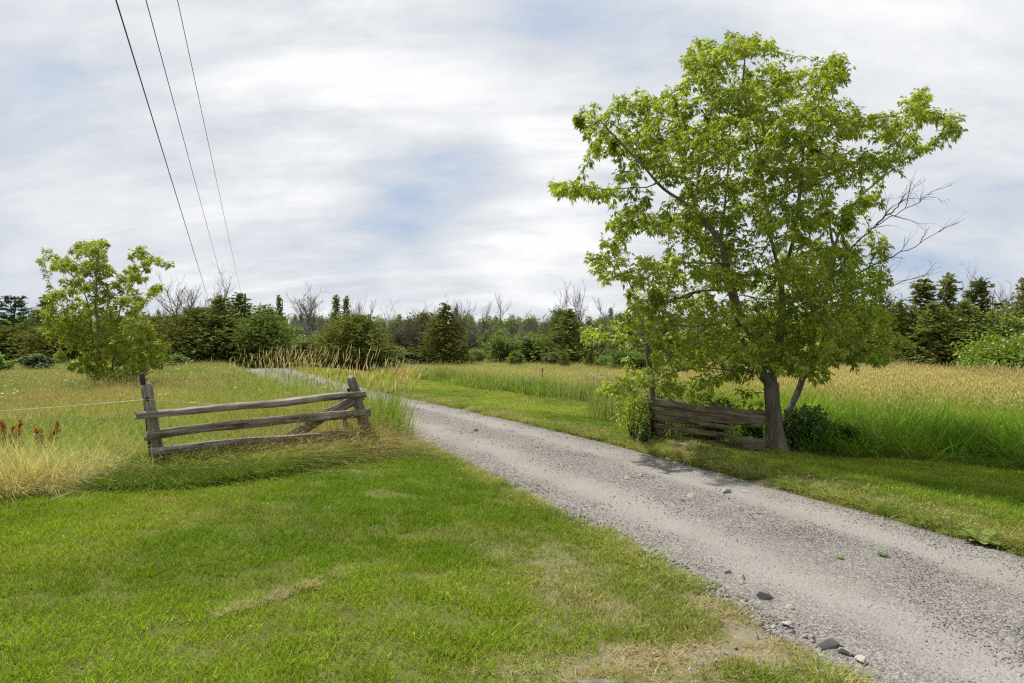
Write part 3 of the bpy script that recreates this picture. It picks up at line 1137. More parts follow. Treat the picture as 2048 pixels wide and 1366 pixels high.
scl = np.stack([sz, sz, sz * .45], -1)
o = scatter('dry_clippings', np.stack([x, y, ground_z(x, y) + .012], -1), rots(n, rng, .15), scl, rng.integers(0, 3, n), straw_p,
            lerp((.36, .27, .14), (.50, .40, .24), rng.random(n)), lerp((.4, .3, .2), (.4, .3, .2), rng.random(n)))
tag(o, 'dry straw coloured clippings and dead grass lying on the lawn', 'grass clippings', kind='stuff')


# ------------------------------------------------------------------ stones
def hull_mesh(name, seed, n=13, flat=.65, mat=None):
    r = random.Random(seed)
    bm = bmesh.new()
    for _ in range(n):
        v = Vector((r.gauss(0, 1), r.gauss(0, 1), r.gauss(0, 1))).normalized() * r.uniform(.8, 1.05)
        bm.verts.new((v.x, v.y * r.uniform(.7, .9), v.z * flat))
    bmesh.ops.convex_hull(bm, input=bm.verts[:])
    loose = [v for v in bm.verts if not v.link_faces]
    bmesh.ops.delete(bm, geom=loose, context='VERTS')
    if n > 10:
        bmesh.ops.bevel(bm, geom=bm.edges[:], offset=.022, segments=1, affect='EDGES')
    me = bpy.data.meshes.new(name)
    bm.to_mesh(me)
    bm.free()
    if mat:
        me.materials.append(mat)
    return me


grav = [proto('gravel_stone', hull_mesh('gravel_stone', 100 + i, 9, .6, M['stone'])) for i in range(7)]
xs, ys, ss = [], [], []
for (y0, y1, dens, lo, hi) in ((2.8, 6.5, 2300, .004, .012), (6.5, 11, 900, .006, .016), (11, 20, 180, .008, .022)):
    x0, x1 = (-.5, 5.5) if y0 < 6 else ((-2, 4.5) if y0 < 10 else (-5, 1.8))
    a, b = rand_pts(x0, x1, y0, y1, dens, rng)
    s_ = np.abs(road_s(a, b))
    trk = np.exp(-((s_ - .76) / .26) ** 2)
    pr = np.where(s_ < ROAD_W + .1, .85 - .75 * trk, 0) * (.25 + 1.3 * fbm(a, b, .9, 95))
    kk = (rng.random(len(a)) < pr) & in_view(a, b)
    xs.append(a[kk])
    ys.append(b[kk])
    ss.append(np.exp(rng.uniform(math.log(lo), math.log(hi), kk.sum())))
a, b = rand_pts(.2, 2.4, 3.2, 7, 260, rng)
s_ = road_s(a, b)
kk = ((np.abs(s_ + ROAD_W - .05) < .16) | ((in_dirt(a, b) > .5) & (rng.random(len(a)) < .5)))
xs.append(a[kk])
ys.append(b[kk])
ss.append(rng.uniform(.006, .026, kk.sum()))
x, y, sz = np.concatenate(xs), np.concatenate(ys), np.concatenate(ss)
n = len(x)
scl = np.stack([sz, sz * (.7 + .5 * rng.random(n)), sz * (.7 + .5 * rng.random(n))], -1)
o = scatter('gravel_stones', np.stack([x, y, surf_z(x, y) + sz * .15], -1), rots(n, rng, .5), scl, rng.integers(0, 7, n), grav)
tag(o, 'loose grey crushed stone scattered over the drive', 'gravel', kind='stuff')

STONES = [
    (1526, 1222, .060, 'largest dark grey broken stone at the edge of the drive, with a pale side'),
    (1584, 1246, .030, 'small tan angular stone lying alone just in from the drive edge'),
    (1572, 1268, .032, 'flat whitish stone half sunk near the drive edge below the tan stone'),
    (1645, 1310, .054, 'grey wedge shaped stone with a dark end in front of the dirt strip'),
    (1690, 1333, .036, 'pale blocky stone touching the grass at the front of the drive'),
    (1722, 1352, .034, 'grey stone nearest the bottom of the picture beside the front grass'),
    (1455, 1171, .030, 'light stone at the head of the small row along the drive edge'),
    (1445, 1180, .024, 'dark stone just below the head of the row at the drive edge'),
    (1480, 1184, .034, 'long dark grey stone with a pale rim in the row at the drive edge'),
    (1484, 1192, .026, 'small cream stone under the long dark grey stone'),
    (1381, 1016, .048, 'squarish brown grey stone, larger of the pair in mid drive'),
    (1365, 1023, .036, 'dark cube like stone, smaller of the pair in mid drive'),
    (1450, 999, .052, 'pointed grey stone standing up in the drive below the tree'),
    (1491, 999, .034, 'pale flat stone to the right of the pointed stone in the drive'),
    (1469, 974, .030, 'dark little stone in the drive nearest below the tree trunk'),
    (1282, 971, .030, 'flat dark stone on the drive, right one of two before the plank fence'),
    (1254, 977, .034, 'brownish stone on the drive, left one of two before the plank fence'),
    (1373, 930, .050, 'dark wedge stone at the far drive edge in front of the plank fence'),
    (1337, 927, .040, 'grey flat stone at the far drive edge left of the dark wedge stone'),
    (951, 874, .040, 'black lump of stone in the centre of the distant drive'),
    (1638, 972, .036, 'round whitish stone sitting on the grass verge beside the drive'),
]
for i, (px, py, s, lab) in enumerate(STONES):
    p = at(px, py)
    r = random.Random(i + 5)
    s *= 1.6 if i else 1.25
    o = put('stone', hull_mesh('stone', 300 + i, 11, r.uniform(.5, .72), M['stone']))
    o.scale = (s * r.uniform(.95, 1.25), s * r.uniform(.8, 1), s * r.uniform(.8, 1.05))
    o.location = (p.x, p.y, float(surf_z([p.x], [p.y])[0]) + s * .16)
    o.rotation_euler = (r.uniform(-.3, .3), r.uniform(-.3, .3), r.uniform(0, 6))
    tag(o, lab, 'stone', 'loose stones on and beside the drive')

# the slab in the grass at the bottom edge
p = at(1215, 1362)
bm = bmesh.new()
bmesh.ops.create_cube(bm, size=1.0)
for v in bm.verts:
    v.co = (v.co.x * .30, v.co.y * .16, v.co.z * .07)
bmesh.ops.subdivide_edges(bm, edges=bm.edges[:], cuts=4, use_grid_fill=True)
for v in bm.verts:
    q = mnoise.noise(v.co * 14)
    v.co += Vector((q, mnoise.noise(v.co * 17 + Vector((4, 0, 0))), q * .5)) * .012
me = bpy.data.meshes.new('stone_slab')
bm.to_mesh(me)
bm.free()
me.materials.append(plain_mat('dark_slab', (.13, .125, .12), .8, 0, 25, .4))
o = put('stone_slab', me, None, (p.x, p.y - .13, p.z - .012), (0.05, .06, .12))
tag(o, 'dark edged flat stone slab sunk in dry grass at the bottom of the picture', 'slab')


# ------------------------------------------------------------------ fences
def rail_mesh(name, L, w0, h0, w1, h1, seed, mat, sides=11, rings=34, bow=.02, rough=.20, round_=.6):
    """a split rail along +X from 0 to L: grooved, tapering, slightly bowed, broken ends"""
    r = np.random.default_rng(seed)
    prof = 1 + r.normal(0, rough, sides)
    th = np.arange(sides) * 2 * np.pi / sides + r.normal(0, .08, sides)
    V = []
    phs = r.random(6) * 6
    for i in range(rings):
        t = i / (rings - 1)
        x = t * L
        w, h = w0 + (w1 - w0) * t, h0 + (h1 - h0) * t
        cyy = bow * math.sin(t * math.pi * 1.1 + phs[0]) + .3 * bow * math.sin(t * 9 + phs[1])
        czz = bow * .8 * math.sin(t * math.pi * 1.3 + phs[2]) + .25 * bow * math.sin(t * 13 + phs[3])
        tw = .35 * math.sin(t * 2.2 + phs[4])
        for k in range(sides):
            a = th[k] + tw
            q = prof[k] * (1 + .10 * math.sin(t * 17 + k * 2.3 + phs[5]) * r.uniform(.3, 1.0) + r.normal(0, .025))
            c, s = math.cos(a), math.sin(a)
            c, s = math.copysign(abs(c) ** round_, c), math.copysign(abs(s) ** round_, s)
            ex = 0
            if i == 0:
                ex = -r.uniform(0, .05)
            elif i == rings - 1:
                ex = r.uniform(0, .05)
            V.append((x + ex, cyy + .5 * w * q * c, czz + .5 * h * q * s))
    n0 = len(V)
    V.append((0.01, V[0][1] * .0, 0))
    V.append((L - .01, 0, 0))
    F4, F3 = [], []
    for i in range(rings - 1):
        for k in range(sides):
            k2 = (k + 1) % sides
            F4.append((i * sides + k, i * sides + k2, (i + 1) * sides + k2, (i + 1) * sides + k))
    for k in range(sides):
        k2 = (k + 1) % sides
        F3.append((n0, k2, k))
        F3.append((n0 + 1, (rings - 1) * sides + k, (rings - 1) * sides + k2))
    return make_mesh(name, V, F3, F4, mat, smooth=False)


def along(o, a, b, roll=0.0):
    """turn an object's +X from a to b (parent space)"""
    d = (Vector(b) - Vector(a)).normalized()
    up = Vector((0, 0, 1)) if abs(d.z) < .9 else Vector((0, 1, 0))
    yv = up.cross(d).normalized()
    zv = d.cross(yv)
    m = Matrix((d, yv, zv)).transposed().to_4x4() @ Matrix.Rotation(roll, 4, 'X')
    o.matrix_basis = Matrix.Translation(Vector(a)) @ m


def timber(name, a, b, w0, h0, w1, h1, seed, mat, parent, **kw):
    a, b = Vector(a), Vector(b)
    o = put(name, rail_mesh(name, (b - a).length, w0, h0, w1, h1, seed, mat, **kw), parent)
    along(o, a, b)
    return o


class Plane:
    """a fence line on the ground between two photo positions: turns photo positions into points of that fence"""
    def __init__(self, L, R):
        self.L, self.R = Vector(L), Vector(R)
        d = (self.R - self.L).normalized()
        self.n = Vector((d.y, -d.x))       # towards the camera
        if self.n.y > 0:
            self.n = -self.n

    def p(self, px, py, off=0.0):
        L, R = self.L + self.n * off, self.R + self.n * off
        u = (px - CX) / F
        t = (u * L.y - L.x) / ((R.x - L.x) - u * (R.y - L.y))
        q = L + (R - L) * t
        return Vector((q.x, q.y, CAM_H + (CY - py) / F * q.y))


FL = Plane((-4.84, 9.45), (-2.40, 11.6))
root = empty('rail_fence', (-3.6, 10.5, gz(-3.6, 10.5)), 'grey weathered split rail fence section leaning left of the drive', 'fence')
base = root.location.copy()


def loc(v):
    return Vector(v) - base


def fpost(pl, name, pb, ptp, w0, w1, seed, parent, off=0.0, mat='wood', h=None):
    a, b = pl.p(*pb, off), pl.p(*ptp, off)
    a.z = gz(a.x, a.y) - .12
    return timber(name, loc(a), loc(b), w0, h or w0, w1, h or w1, seed, M[mat], parent, rings=22, bow=.008, rough=.10, round_=.8)


pl_ = fpost(FL, 'post', (327, 945), (293, 772), .135, .125, 1, root)
pr_ = fpost(FL, 'post', (744, 900), (702, 756), .20, .15, 2, root)
pr_['label'] = 'thick post with a tapering rounded top beside the drive'
fpost(FL, 'post', (700, 880), (683, 800), .09, .08, 3, root, -.25)['label'] = 'short stub post standing behind the thick post'
for (a, b, w0, w1, sd) in (((276, 833), (726, 786), .085, .105, 11), ((296, 872), (736, 823), .105, .125, 12), ((302, 905), (739, 861), .12, .07, 13)):
    timber('rail', loc(FL.p(*a, .12)), loc(FL.p(*b, .14)), .11, w0, .12, w1, sd, M['wood'], root, bow=.022)
timber('brace', loc(FL.p(722, 792, .04)), loc(FL.p(452, 937, -.10)), .07, .14, .08, .12, 15, M['wood'], root, bow=.02)


def tube_mesh(name, pts, r, mat, sides=6):
    V, F4 = [], []
    n = len(pts)
    for i, p in enumerate(pts):
        p = Vector(p)
        d = (Vector(pts[min(i + 1, n - 1)]) - Vector(pts[max(i - 1, 0)])).normalized()
        u = d.cross(Vector((.13, .4, .9))).normalized()
        v = d.cross(u)
        rr = r[i] if hasattr(r, '__len__') else r
        for k in range(sides):
            a = 2 * math.pi * k / sides
            V.append(p + (u * math.cos(a) + v * math.sin(a)) * rr)
    for i in range(n - 1):
        for k in range(sides):
            k2 = (k + 1) % sides
            F4.append((i * sides + k, i * sides + k2, (i + 1) * sides + k2, (i + 1) * sides + k))
    caps = [tuple(range(sides))[::-1], tuple(range((n - 1) * sides, n * sides))]
    F3 = []
    for c in caps:
        for k in range(1, sides - 1):
            F3.append((c[0], c[k], c[k + 1]))
    return make_mesh(name, V, F3, F4, mat, smooth=True)


def box_mesh(name, sx, sy, sz, mat, bev=.006):
    bm = bmesh.new()
    bmesh.ops.create_cube(bm, size=1.0)
    for v in bm.verts:
        v.co = (v.co.x * sx, v.co.y * sy, v.co.z * sz)
    bmesh.ops.bevel(bm, geom=bm.edges[:], offset=bev, segments=2, affect='EDGES')
    me = bpy.data.meshes.new(name)
    bm.to_mesh(me)
    bm.free()
    me.materials.append(mat)
    return me


for (px, py, o_) in ((697, 779, .11), (683, 818, -.15), (729, 792, .12), (294, 798, .09)):
    q = FL.p(px, py, o_)
    put('insulator', tube_mesh('insulator', [(-.035, 0, 0), (-.01, 0, 0), (0, 0, 0), (.035, 0, 0)], [.012, .03, .03, .014], M['black'], 8), root, loc(q), (0, .5, 2.2))
ring_pts = [(.03 * math.cos(a), 0, .03 * math.sin(a)) for a in np.linspace(0, 5.6, 14)]
put('wire_loop', tube_mesh('wire_loop', ring_pts, .005, M['iron']), root, loc(FL.p(722, 789, .14)), (0, 0, .6))

# iron post lashed behind the left fence post
a, b = FL.p(305, 900, -.12), FL.p(284, 746, -.12)
a.z = gz(a.x, a.y) - .1
root = empty('iron_post', a, 'rusty dark iron stake rising above the left end of the rail fence', 'post')
d = b - a
put('stake', tube_mesh('stake', [Vector((0, 0, 0)), d * .5, d * .93, d], [.022, .022, .02, .018], M['iron'], 8), root)
put('cap', tube_mesh('cap', [d * .86, d * .88, d * .985, d], [.026, .036, .036, .03], M['black'], 10), root)

# a broken grey rail end poking out of the grass behind the fence
p = at(636, 838)
o = put('broken_rail', rail_mesh('broken_rail', 1.5, .09, .09, .07, .06, 44, M['wood'], rings=14), None)
along(o, Vector((p.x + .2, p.y, p.z)), Vector((p.x - 1.15, p.y + .9, p.z + .62)))
tag(o, 'broken grey rail end poking out of the plumed grass behind the fence', 'fence rail')

# electric fence wires, left
q0, q1 = FL.p(294, 799, .12), FL.p(686, 818, -.12)
pts = []
far = Vector((-13.5, 9.9, .62))
for t in np.linspace(0, 1, 14):
    v = far.lerp(q0, t)
    v.z -= .10 * 4 * t * (1 - t)
    pts.append(v)
for t in np.linspace(0.05, 1, 14):
    v = q0.lerp(q1, t)
    v.z -= .03 * 4 * t * (1 - t)
    pts.append(v)
o = put('fence_wire', tube_mesh('fence_wire', pts, .0028, M['wire'], 5))
tag(o, 'thin pale electric fence wire strung through the rail fence posts', 'wire')

# --- plank fence on the right
FR = Plane((2.50, 11.95), (4.12, 11.35))
root = empty('plank_fence', (3.2, 11.6, gz(3.2, 11.6)), 'dark mossy fence section of stacked split planks beside the big tree', 'fence')
base = root.location.copy()
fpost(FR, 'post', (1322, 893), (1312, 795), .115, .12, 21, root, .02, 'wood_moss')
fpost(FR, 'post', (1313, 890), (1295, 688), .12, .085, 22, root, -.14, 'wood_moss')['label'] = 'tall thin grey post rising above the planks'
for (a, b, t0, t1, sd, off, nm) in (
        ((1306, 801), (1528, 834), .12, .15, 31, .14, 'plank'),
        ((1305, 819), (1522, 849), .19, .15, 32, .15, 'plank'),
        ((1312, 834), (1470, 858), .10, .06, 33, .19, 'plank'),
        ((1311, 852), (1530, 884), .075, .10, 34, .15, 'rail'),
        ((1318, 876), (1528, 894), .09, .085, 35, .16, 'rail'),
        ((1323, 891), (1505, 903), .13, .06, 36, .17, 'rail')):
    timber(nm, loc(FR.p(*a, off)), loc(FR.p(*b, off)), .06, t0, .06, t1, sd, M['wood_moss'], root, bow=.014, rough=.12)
q = FR.p(1303, 888, -.05)
q.z = gz(q.x, q.y) - .05
o = put('black_stake', tube_mesh('black_stake', [q, q + Vector((-.01, 0, .45)), q + Vector((-.03, 0, .68))], [.035, .035, .03], M['black'], 7))
tag(o, 'short black stake beside the left post of the plank fence', 'stake')

# --- steel posts standing in the field
for (px, pb, ptop, lean, lab) in ((1085, 782, 738, .0, 'thin upright dark steel post alone in the middle field'),
                                  (858, 752, 736, -.35, 'thin dark steel post leaning left at the far end of the verge')):
    g = at(px, pb)
    h = (CAM_H + (CY - ptop) / F * g.y) - g.z
    root = empty('field_post', g, lab, 'post', 'steel posts in the field')
    put('stake', tube_mesh('stake', [(0, 0, -.1), (lean * h * .5, 0, h * .5), (lean * h, 0, h)], .02, M['iron'], 6), root)
    put('cap', tube_mesh('cap', [(lean * h, 0, h - .08), (lean * h, 0, h + .03)], .03, M['black'], 6), root)


# ------------------------------------------------------------------ big trees grown from limbs
def grow(limbs, blobs, d0, rng, n_attr, depth, centre, step=.11, infl=1.6, kill=.17, twig=.0032, expo=2.25, rscale=1.0):
    """limbs: lists of (px, py, depth offset); blobs: crown lumps (px, py, rx, ry). Space colonisation fills the lumps with twigs."""
    nodes, par = [], []

    def add(p, k):
        nodes.append(p)
        par.append(k)
        return len(nodes) - 1
    for ln_ in limbs:
        pts = [np.array(pt(a, b, d0 + c)) for a, b, c in ln_]
        if not nodes:
            cur = add(pts[0], -1)
        else:
            dd = np.linalg.norm(np.array(nodes) - pts[0], axis=1)
            cur = int(np.argmin(dd))
        prev = pts[0]
        fine = []
        for i in range(len(pts) - 1):
            m = max(1, int(np.linalg.norm(pts[i + 1] - pts[i]) / step))
            for j in range(1, m + 1):
                fine.append(pts[i] + (pts[i + 1] - pts[i]) * j / m)
        fine = np.array(fine)
        if len(fine) > 4:
            wob = np.cumsum(rng.normal(0, step * .11, fine.shape), 0)
            wob -= np.linspace(0, 1, len(fine))[:, None] * wob[-1]
            fine = fine + wob
            for _ in range(2):
                fine[1:-1] = (fine[:-2] + fine[1:-1] * 2 + fine[2:]) / 4
        for p in fine:
            cur = add(p, cur)
    nl = len(nodes)
    A = []
    area = sum(b[2] * b[3] for b in blobs)
    cxp, cyp, crx = centre
    for bx in blobs:
        px, py, rx, ry = bx[:4]
        k = max(3, int(n_attr * rx * ry / area))
        D = depth * math.sqrt(max(.06, 1 - ((px - cxp) / crx) ** 2))
        reps = 2 if D > .6 * depth else 1
        for rp in range(reps):
            dc = rng.uniform(-D, D) if reps == 1 else (rng.uniform(-D, 0) if rp == 0 else rng.uniform(0, D))
            kk = max(3, k // reps)
            v = rng.normal(0, 1, (kk, 3))
            v /= np.linalg.norm(v, axis=1)[:, None]
            v *= (rng.random(kk) ** .42)[:, None]
            dd = d0 + dc + v[:, 1] * min(.62, rx / F * d0 * 1.2)
            X = (px + v[:, 0] * rx - CX) / F * dd
            Z = CAM_H + (CY - (py + v[:, 2] * ry)) / F * dd
            A.append(np.stack([X, dd, Z], -1))
    A = np.concatenate(A)
    N = np.array(nodes)
    best = np.full(len(A), 1e9)
    bi = np.zeros(len(A), int)
    for s0 in range(0, len(N), 200):
        dd = np.linalg.norm(A[:, None] - N[None, s0:s0 + 200], axis=2)
        j = dd.argmin(1)
        m = dd[np.arange(len(A)), j]
        up = m < best
        best[up] = m[up]
        bi[up] = j[up] + s0
    alive = np.ones(len(A), bool)
    reached = np.zeros(len(A), int)
    for it in range(70):
        act = np.where(alive)[0]
        if len(act) == 0:
            break
        alln = np.array(nodes)
        dirs = {}
        v = A[act] - alln[bi[act]]
        v /= np.linalg.norm(v, axis=1)[:, None] + 1e-9
        src = bi[act]
        acc = np.zeros((len(nodes), 3))
        np.add.at(acc, src, v)
        us = np.unique(src)
        new = []
        for u in us:
            d = acc[u]
            L = np.linalg.norm(d)
            if L < 1e-3:
                continue
            d = d / L + rng.normal(0, .16, 3)
            d /= np.linalg.norm(d)
            new.append(add(alln[u] + d * step, int(u)))
        if not new:
            break
        NP = np.array([nodes[i] for i in new])
        dd = np.linalg.norm(A[act][:, None] - NP[None], axis=2)
        j = dd.argmin(1)
        m = dd[np.arange(len(act)), j]
        up = m < best[act]
        ia = act[up]
        best[ia] = m[up]
        bi[ia] = np.array(new)[j[up]]
        done = alive & (best < kill)
        reached[done] = bi[done]
        alive &= ~done
    N, Pn = np.array(nodes), np.array(par)
    n = len(N)
    ch = np.zeros(n, int)
    for i in range(1, n):
        ch[Pn[i]] += 1
    r = np.zeros(n)
    acc = np.zeros(n)
    order = np.arange(n)
    # children may have lower indices only when limbs join earlier nodes, so parents always come first
    for i in order[::-1]:
        r[i] = twig if ch[i] == 0 else max(twig, acc[i] ** (1 / expo))
        if Pn[i] >= 0:
            acc[Pn[i]] += r[i] ** expo
    r *= rscale
    return N, Pn, r, nl


def tree_tubes(N, Pn, r, sel=None, flare=None, thick=.02):
    """chains of nodes swept into tapering tubes"""
    n = len(N)
    kids = [[] for _ in range(n)]
    for i in range(1, n):
        kids[Pn[i]].append(i)
    V, F4 = [], []
    stack = [(0, None)]
    while stack:
        start, frm = stack.pop()
        chain = [] if frm is None else [frm]
        cur = start
        while True:
            chain.append(cur)
            k = kids[cur]
            if not k:
                break
            k = sorted(k, key=lambda q: -r[q])
            for o in k[1:]:
                stack.append((o, cur))
            cur = k[0]
        if len(chain) < 2:
            continue
        rr = r[chain].copy()
        if frm is not None:
            rr[0] = min(rr[0], rr[1] * 1.15)
        sides = 12 if rr.max() > .07 else (8 if rr.max() > thick else 4)
        if sides == 4 and len(chain) > 4:
            keep = sorted(set(list(range(0, len(chain), 2)) + [len(chain) - 1]))
            chain = [chain[q] for q in keep]
            rr = rr[keep]
        P = N[chain]
        T = np.gradient(P, axis=0)
        T /= np.linalg.norm(T, axis=1)[:, None] + 1e-9
        u = np.cross(T[0], (.3, .9, .2))
        u /= np.linalg.norm(u)
        b0 = len(V)
        ang = np.arange(sides) * 2 * np.pi / sides
        for i in range(len(chain)):
            u = u - T[i] * np.dot(u, T[i])
            u /= np.linalg.norm(u) + 1e-9
            w = np.cross(T[i], u)
            rad_ = np.full(sides, rr[i])
            if sides >= 8:
                rad_ = rad_ * (1 + .07 * np.sin(ang * 3 + i * .25) + .05 * np.sin(ang * 5 - i * .4))
            if flare is not None and frm is None:
                rad_ = rad_ * (1 + flare * math.exp(-i * .55) * (1 + .45 * np.sin(ang * 4 + .7)))
            ring = P[i] + (np.cos(ang) * rad_)[:, None] * u + (np.sin(ang) * rad_)[:, None] * w
            V.extend(ring)
        for i in range(len(chain) - 1):
            for k in range(sides):
                k2 = (k + 1) % sides
                F4.append((b0 + i * sides + k, b0 + i * sides + k2, b0 + (i + 1) * sides + k2, b0 + (i + 1) * sides + k))
    return np.array(V), np.array(F4)


def leaflets(base, direc, length, width, rng, droop, rv):
    """folded pointed leaflets; arrays of n. returns V (n*6), F3"""
    n = len(base)
    d = direc / (np.linalg.norm(direc, axis=1)[:, None] + 1e-9)
    rnd = rng.normal(0, 1, (n, 3)) + np.array((0, 0, 1.6))
    nn = rnd - d * (rnd * d).sum(1)[:, None]
    nn /= np.linalg.norm(nn, axis=1)[:, None] + 1e-9
    s = np.cross(d, nn)
    L, W = length[:, None], width[:, None]
    dz = np.zeros((n, 3))
    dz[:, 2] = -1
    p0 = base
    m1 = base + d * L * .42 + dz * L * .06 * droop - nn * W * .16
    l = base + d * L * .40 + s * W * .5 + nn * W * .10 + dz * L * .06 * droop
    rr = base + d * L * .40 - s * W * .5 + nn * W * .10 + dz * L * .06 * droop
    m2 = base + d * L * .72 + dz * L * .16 * droop - nn * W * .08
    t = base + d * L + dz * L * .32 * droop
    V = np.stack([p0, l, rr, m1, m2, t], 1).reshape(-1, 3)
    b = np.arange(n)[:, None] * 6
    F = np.array([[0, 3, 1], [0, 2, 3], [1, 3, 4], [3, 2, 4], [1, 4, 5], [4, 2, 5]])
    F3 = (b[:, None, :] + F[None]).reshape(-1, 3)
    C = np.zeros((n, 6, 4))
    C[:, :, 2] = rv[:, None]
    C[:, :, 3] = 1
    return V, F3, C.reshape(-1, 4)


def compound_crown(name, N, Pn, r, nl, rng, count, leaf_len, mat, tip_r=.0075, centre=None, grain=.9, base_z=None):
    n = len(N)
    cand = np.where((r < tip_r) & (np.arange(n) >= nl * .0) & (Pn >= 0))[0]
    deg = np.zeros(n, int)
    for i in range(1, n):
        deg[Pn[i]] += 1
    wgt = np.where(deg[cand] == 0, 2.6, 1.0)
    pick = rng.choice(cand, count, p=wgt / wgt.sum())
    p = N[pick] + rng.normal(0, .03, (count, 3))
    tw = N[pick] - N[Pn[pick]]
    tw /= np.linalg.norm(tw, axis=1)[:, None] + 1e-9
    rnd = rng.normal(0, 1, (count, 3))
    pd = tw * .55 + rnd * .6
    pd[:, 2] += .12
    pd /= np.linalg.norm(pd, axis=1)[:, None]
    plen = leaf_len * rng.uniform(.5, 1.1, count)
    e = p + pd * plen[:, None]
    e[:, 2] -= plen * .18
    clump = fbm(p[:, 0] * 1.3 + p[:, 1], p[:, 2] * 1.3, grain, 3.3)
    rv0 = np.clip(.15 + clump * .6 + rng.normal(0, .16, count), 0, 1)
    Vs, Fs, Cs = [], [], []
    off = 0
    side = np.cross(pd, (0, 0, 1.0))
    side /= np.linalg.norm(side, axis=1)[:, None] + 1e-9
    for (sa, fwd, back, ln_) in ((0, 1, 0, 1.05), (.85, .6, .06, .9), (-.85, .6, .06, .9), (.8, .35, .42, .8), (-.8, .35, .42, .8)):
        msk = np.ones(count, bool) if abs(back) < .3 else (rng.random(count) < .62)
        k = msk.sum()
        dv = pd[msk] * fwd + side[msk] * sa + rng.normal(0, .22, (k, 3))
        dv[:, 2] -= .55
        bp = e[msk] - pd[msk] * (back * plen[msk])[:, None]
        L = leaf_len * ln_ * rng.uniform(.7, 1.2, k)
        V, F3, C = leaflets(bp, dv, L, L * rng.uniform(.36, .5, k), rng, .8, np.clip(rv0[msk] + rng.normal(0, .08, k), 0, 1))
        Vs.append(V)
        Fs.append(F3 + off)
        Cs.append(C)
        off += len(V)
    return make_mesh(name, np.concatenate(Vs), F3=np.concatenate(Fs), mat=mat, attrs={'blade': ('FLOAT_COLOR', np.concatenate(Cs))})


def local(me, o):
    me.transform(Matrix.Translation(-Vector(o)))
    return me


# --- the big box elder right of the drive
g = at(1551, 903)
D0 = g.y
LIMBS = [
    [(1551, 910, 0), (1549, 860, 0), (1546, 810, 0), (1543, 775, 0), (1545, 752, 0)],
    [(1545, 752, 0), (1558, 690, .05), (1568, 620, .1), (1562, 560, .15), (1545, 515, .1), (1536, 470, .0), (1528, 400, -.1), (1522, 340, -.2), (1500, 250, -.1), (1485, 160, .1), (1490, 105, .1)],
    [(1543, 775, 0), (1512, 725, -.2), (1494, 690, -.35), (1480, 640, -.5), (1462, 570, -.6), (1450, 500, -.7), (1424, 460, -.8), (1392, 418, -.9), (1360, 400, -1.0), (1318, 375, -1.1), (1285, 330, -1.2), (1240, 290, -1.25), (1200, 240, -1.2)],
    [(1550, 900, .25), (1560, 860, .4), (1578, 815, .5), (1598, 765, .6), (1622, 700, .7), (1645, 630, .75), (1660, 560, .75), (1667, 495, .8), (1690, 430, .85), (1722, 392, .9), (1765, 360, .9), (1810, 322, .85), (1868, 285, .8), (1915, 250, .8)],
    [(1667, 495, .8), (1652, 420, .9), (1628, 362, 1.0), (1640, 290, 1.1), (1662, 200, 1.1), (1680, 130, 1.0)],
    [(1392, 418, -.9), (1393, 360, -.7), (1402, 290, -.5), (1420, 210, -.4), (1425, 130, -.3)],
    [(1318, 375, -1.1), (1252, 374, -1.3), (1211, 380, -1.4), (1166, 364, -1.4), (1120, 380, -1.4)],
    [(1462, 570, -.6), (1440, 520, -.2), (1437, 440, .3), (1450, 350, .5), (1460, 250, .6)],
    [(1562, 560, .15), (1590, 480, -.5), (1600, 400, -.8), (1606, 310, -1.0), (1630, 200, -1.0)],
    [(1452, 525, -.7), (1400, 522, -1.0), (1345, 522, -1.2), (1280, 535, -1.4), (1215, 560, -1.4)],
    [(1464, 580, -.6), (1395, 585, -.3), (1330, 610, -.1), (1270, 630, 0)],
    [(1483, 650, -.5), (1430, 655, -.9), (1385, 658, -1.2), (1330, 645, -1.4), (1280, 690, -1.4), (1200, 668, -1.5)],
    [(1520, 740, -.1), (1470, 742, -.6), (1405, 738, -1.0), (1368, 742, -1.2), (1330, 752, -1.4), (1290, 775, -1.5), (1235, 778, -1.5)],
    [(1765, 360, .9), (1800, 280, .8), (1835, 210, .7)],
    [(1645, 630, .75), (1700, 600, .3), (1755, 560, 0)],
    [(1600, 760, .6), (1660, 710, .2), (1720, 700, -.1), (1760, 725, -.2), (1812, 692, -.3)],
    [(1562, 590, .15), (1610, 600, -.9), (1650, 640, -1.4)],
    [(1556, 700, .05), (1520, 690, -1.1), (1480, 700, -1.6)],
    [(1562, 600, .1), (1530, 600, 1.0), (1480, 590, 1.5)],
]
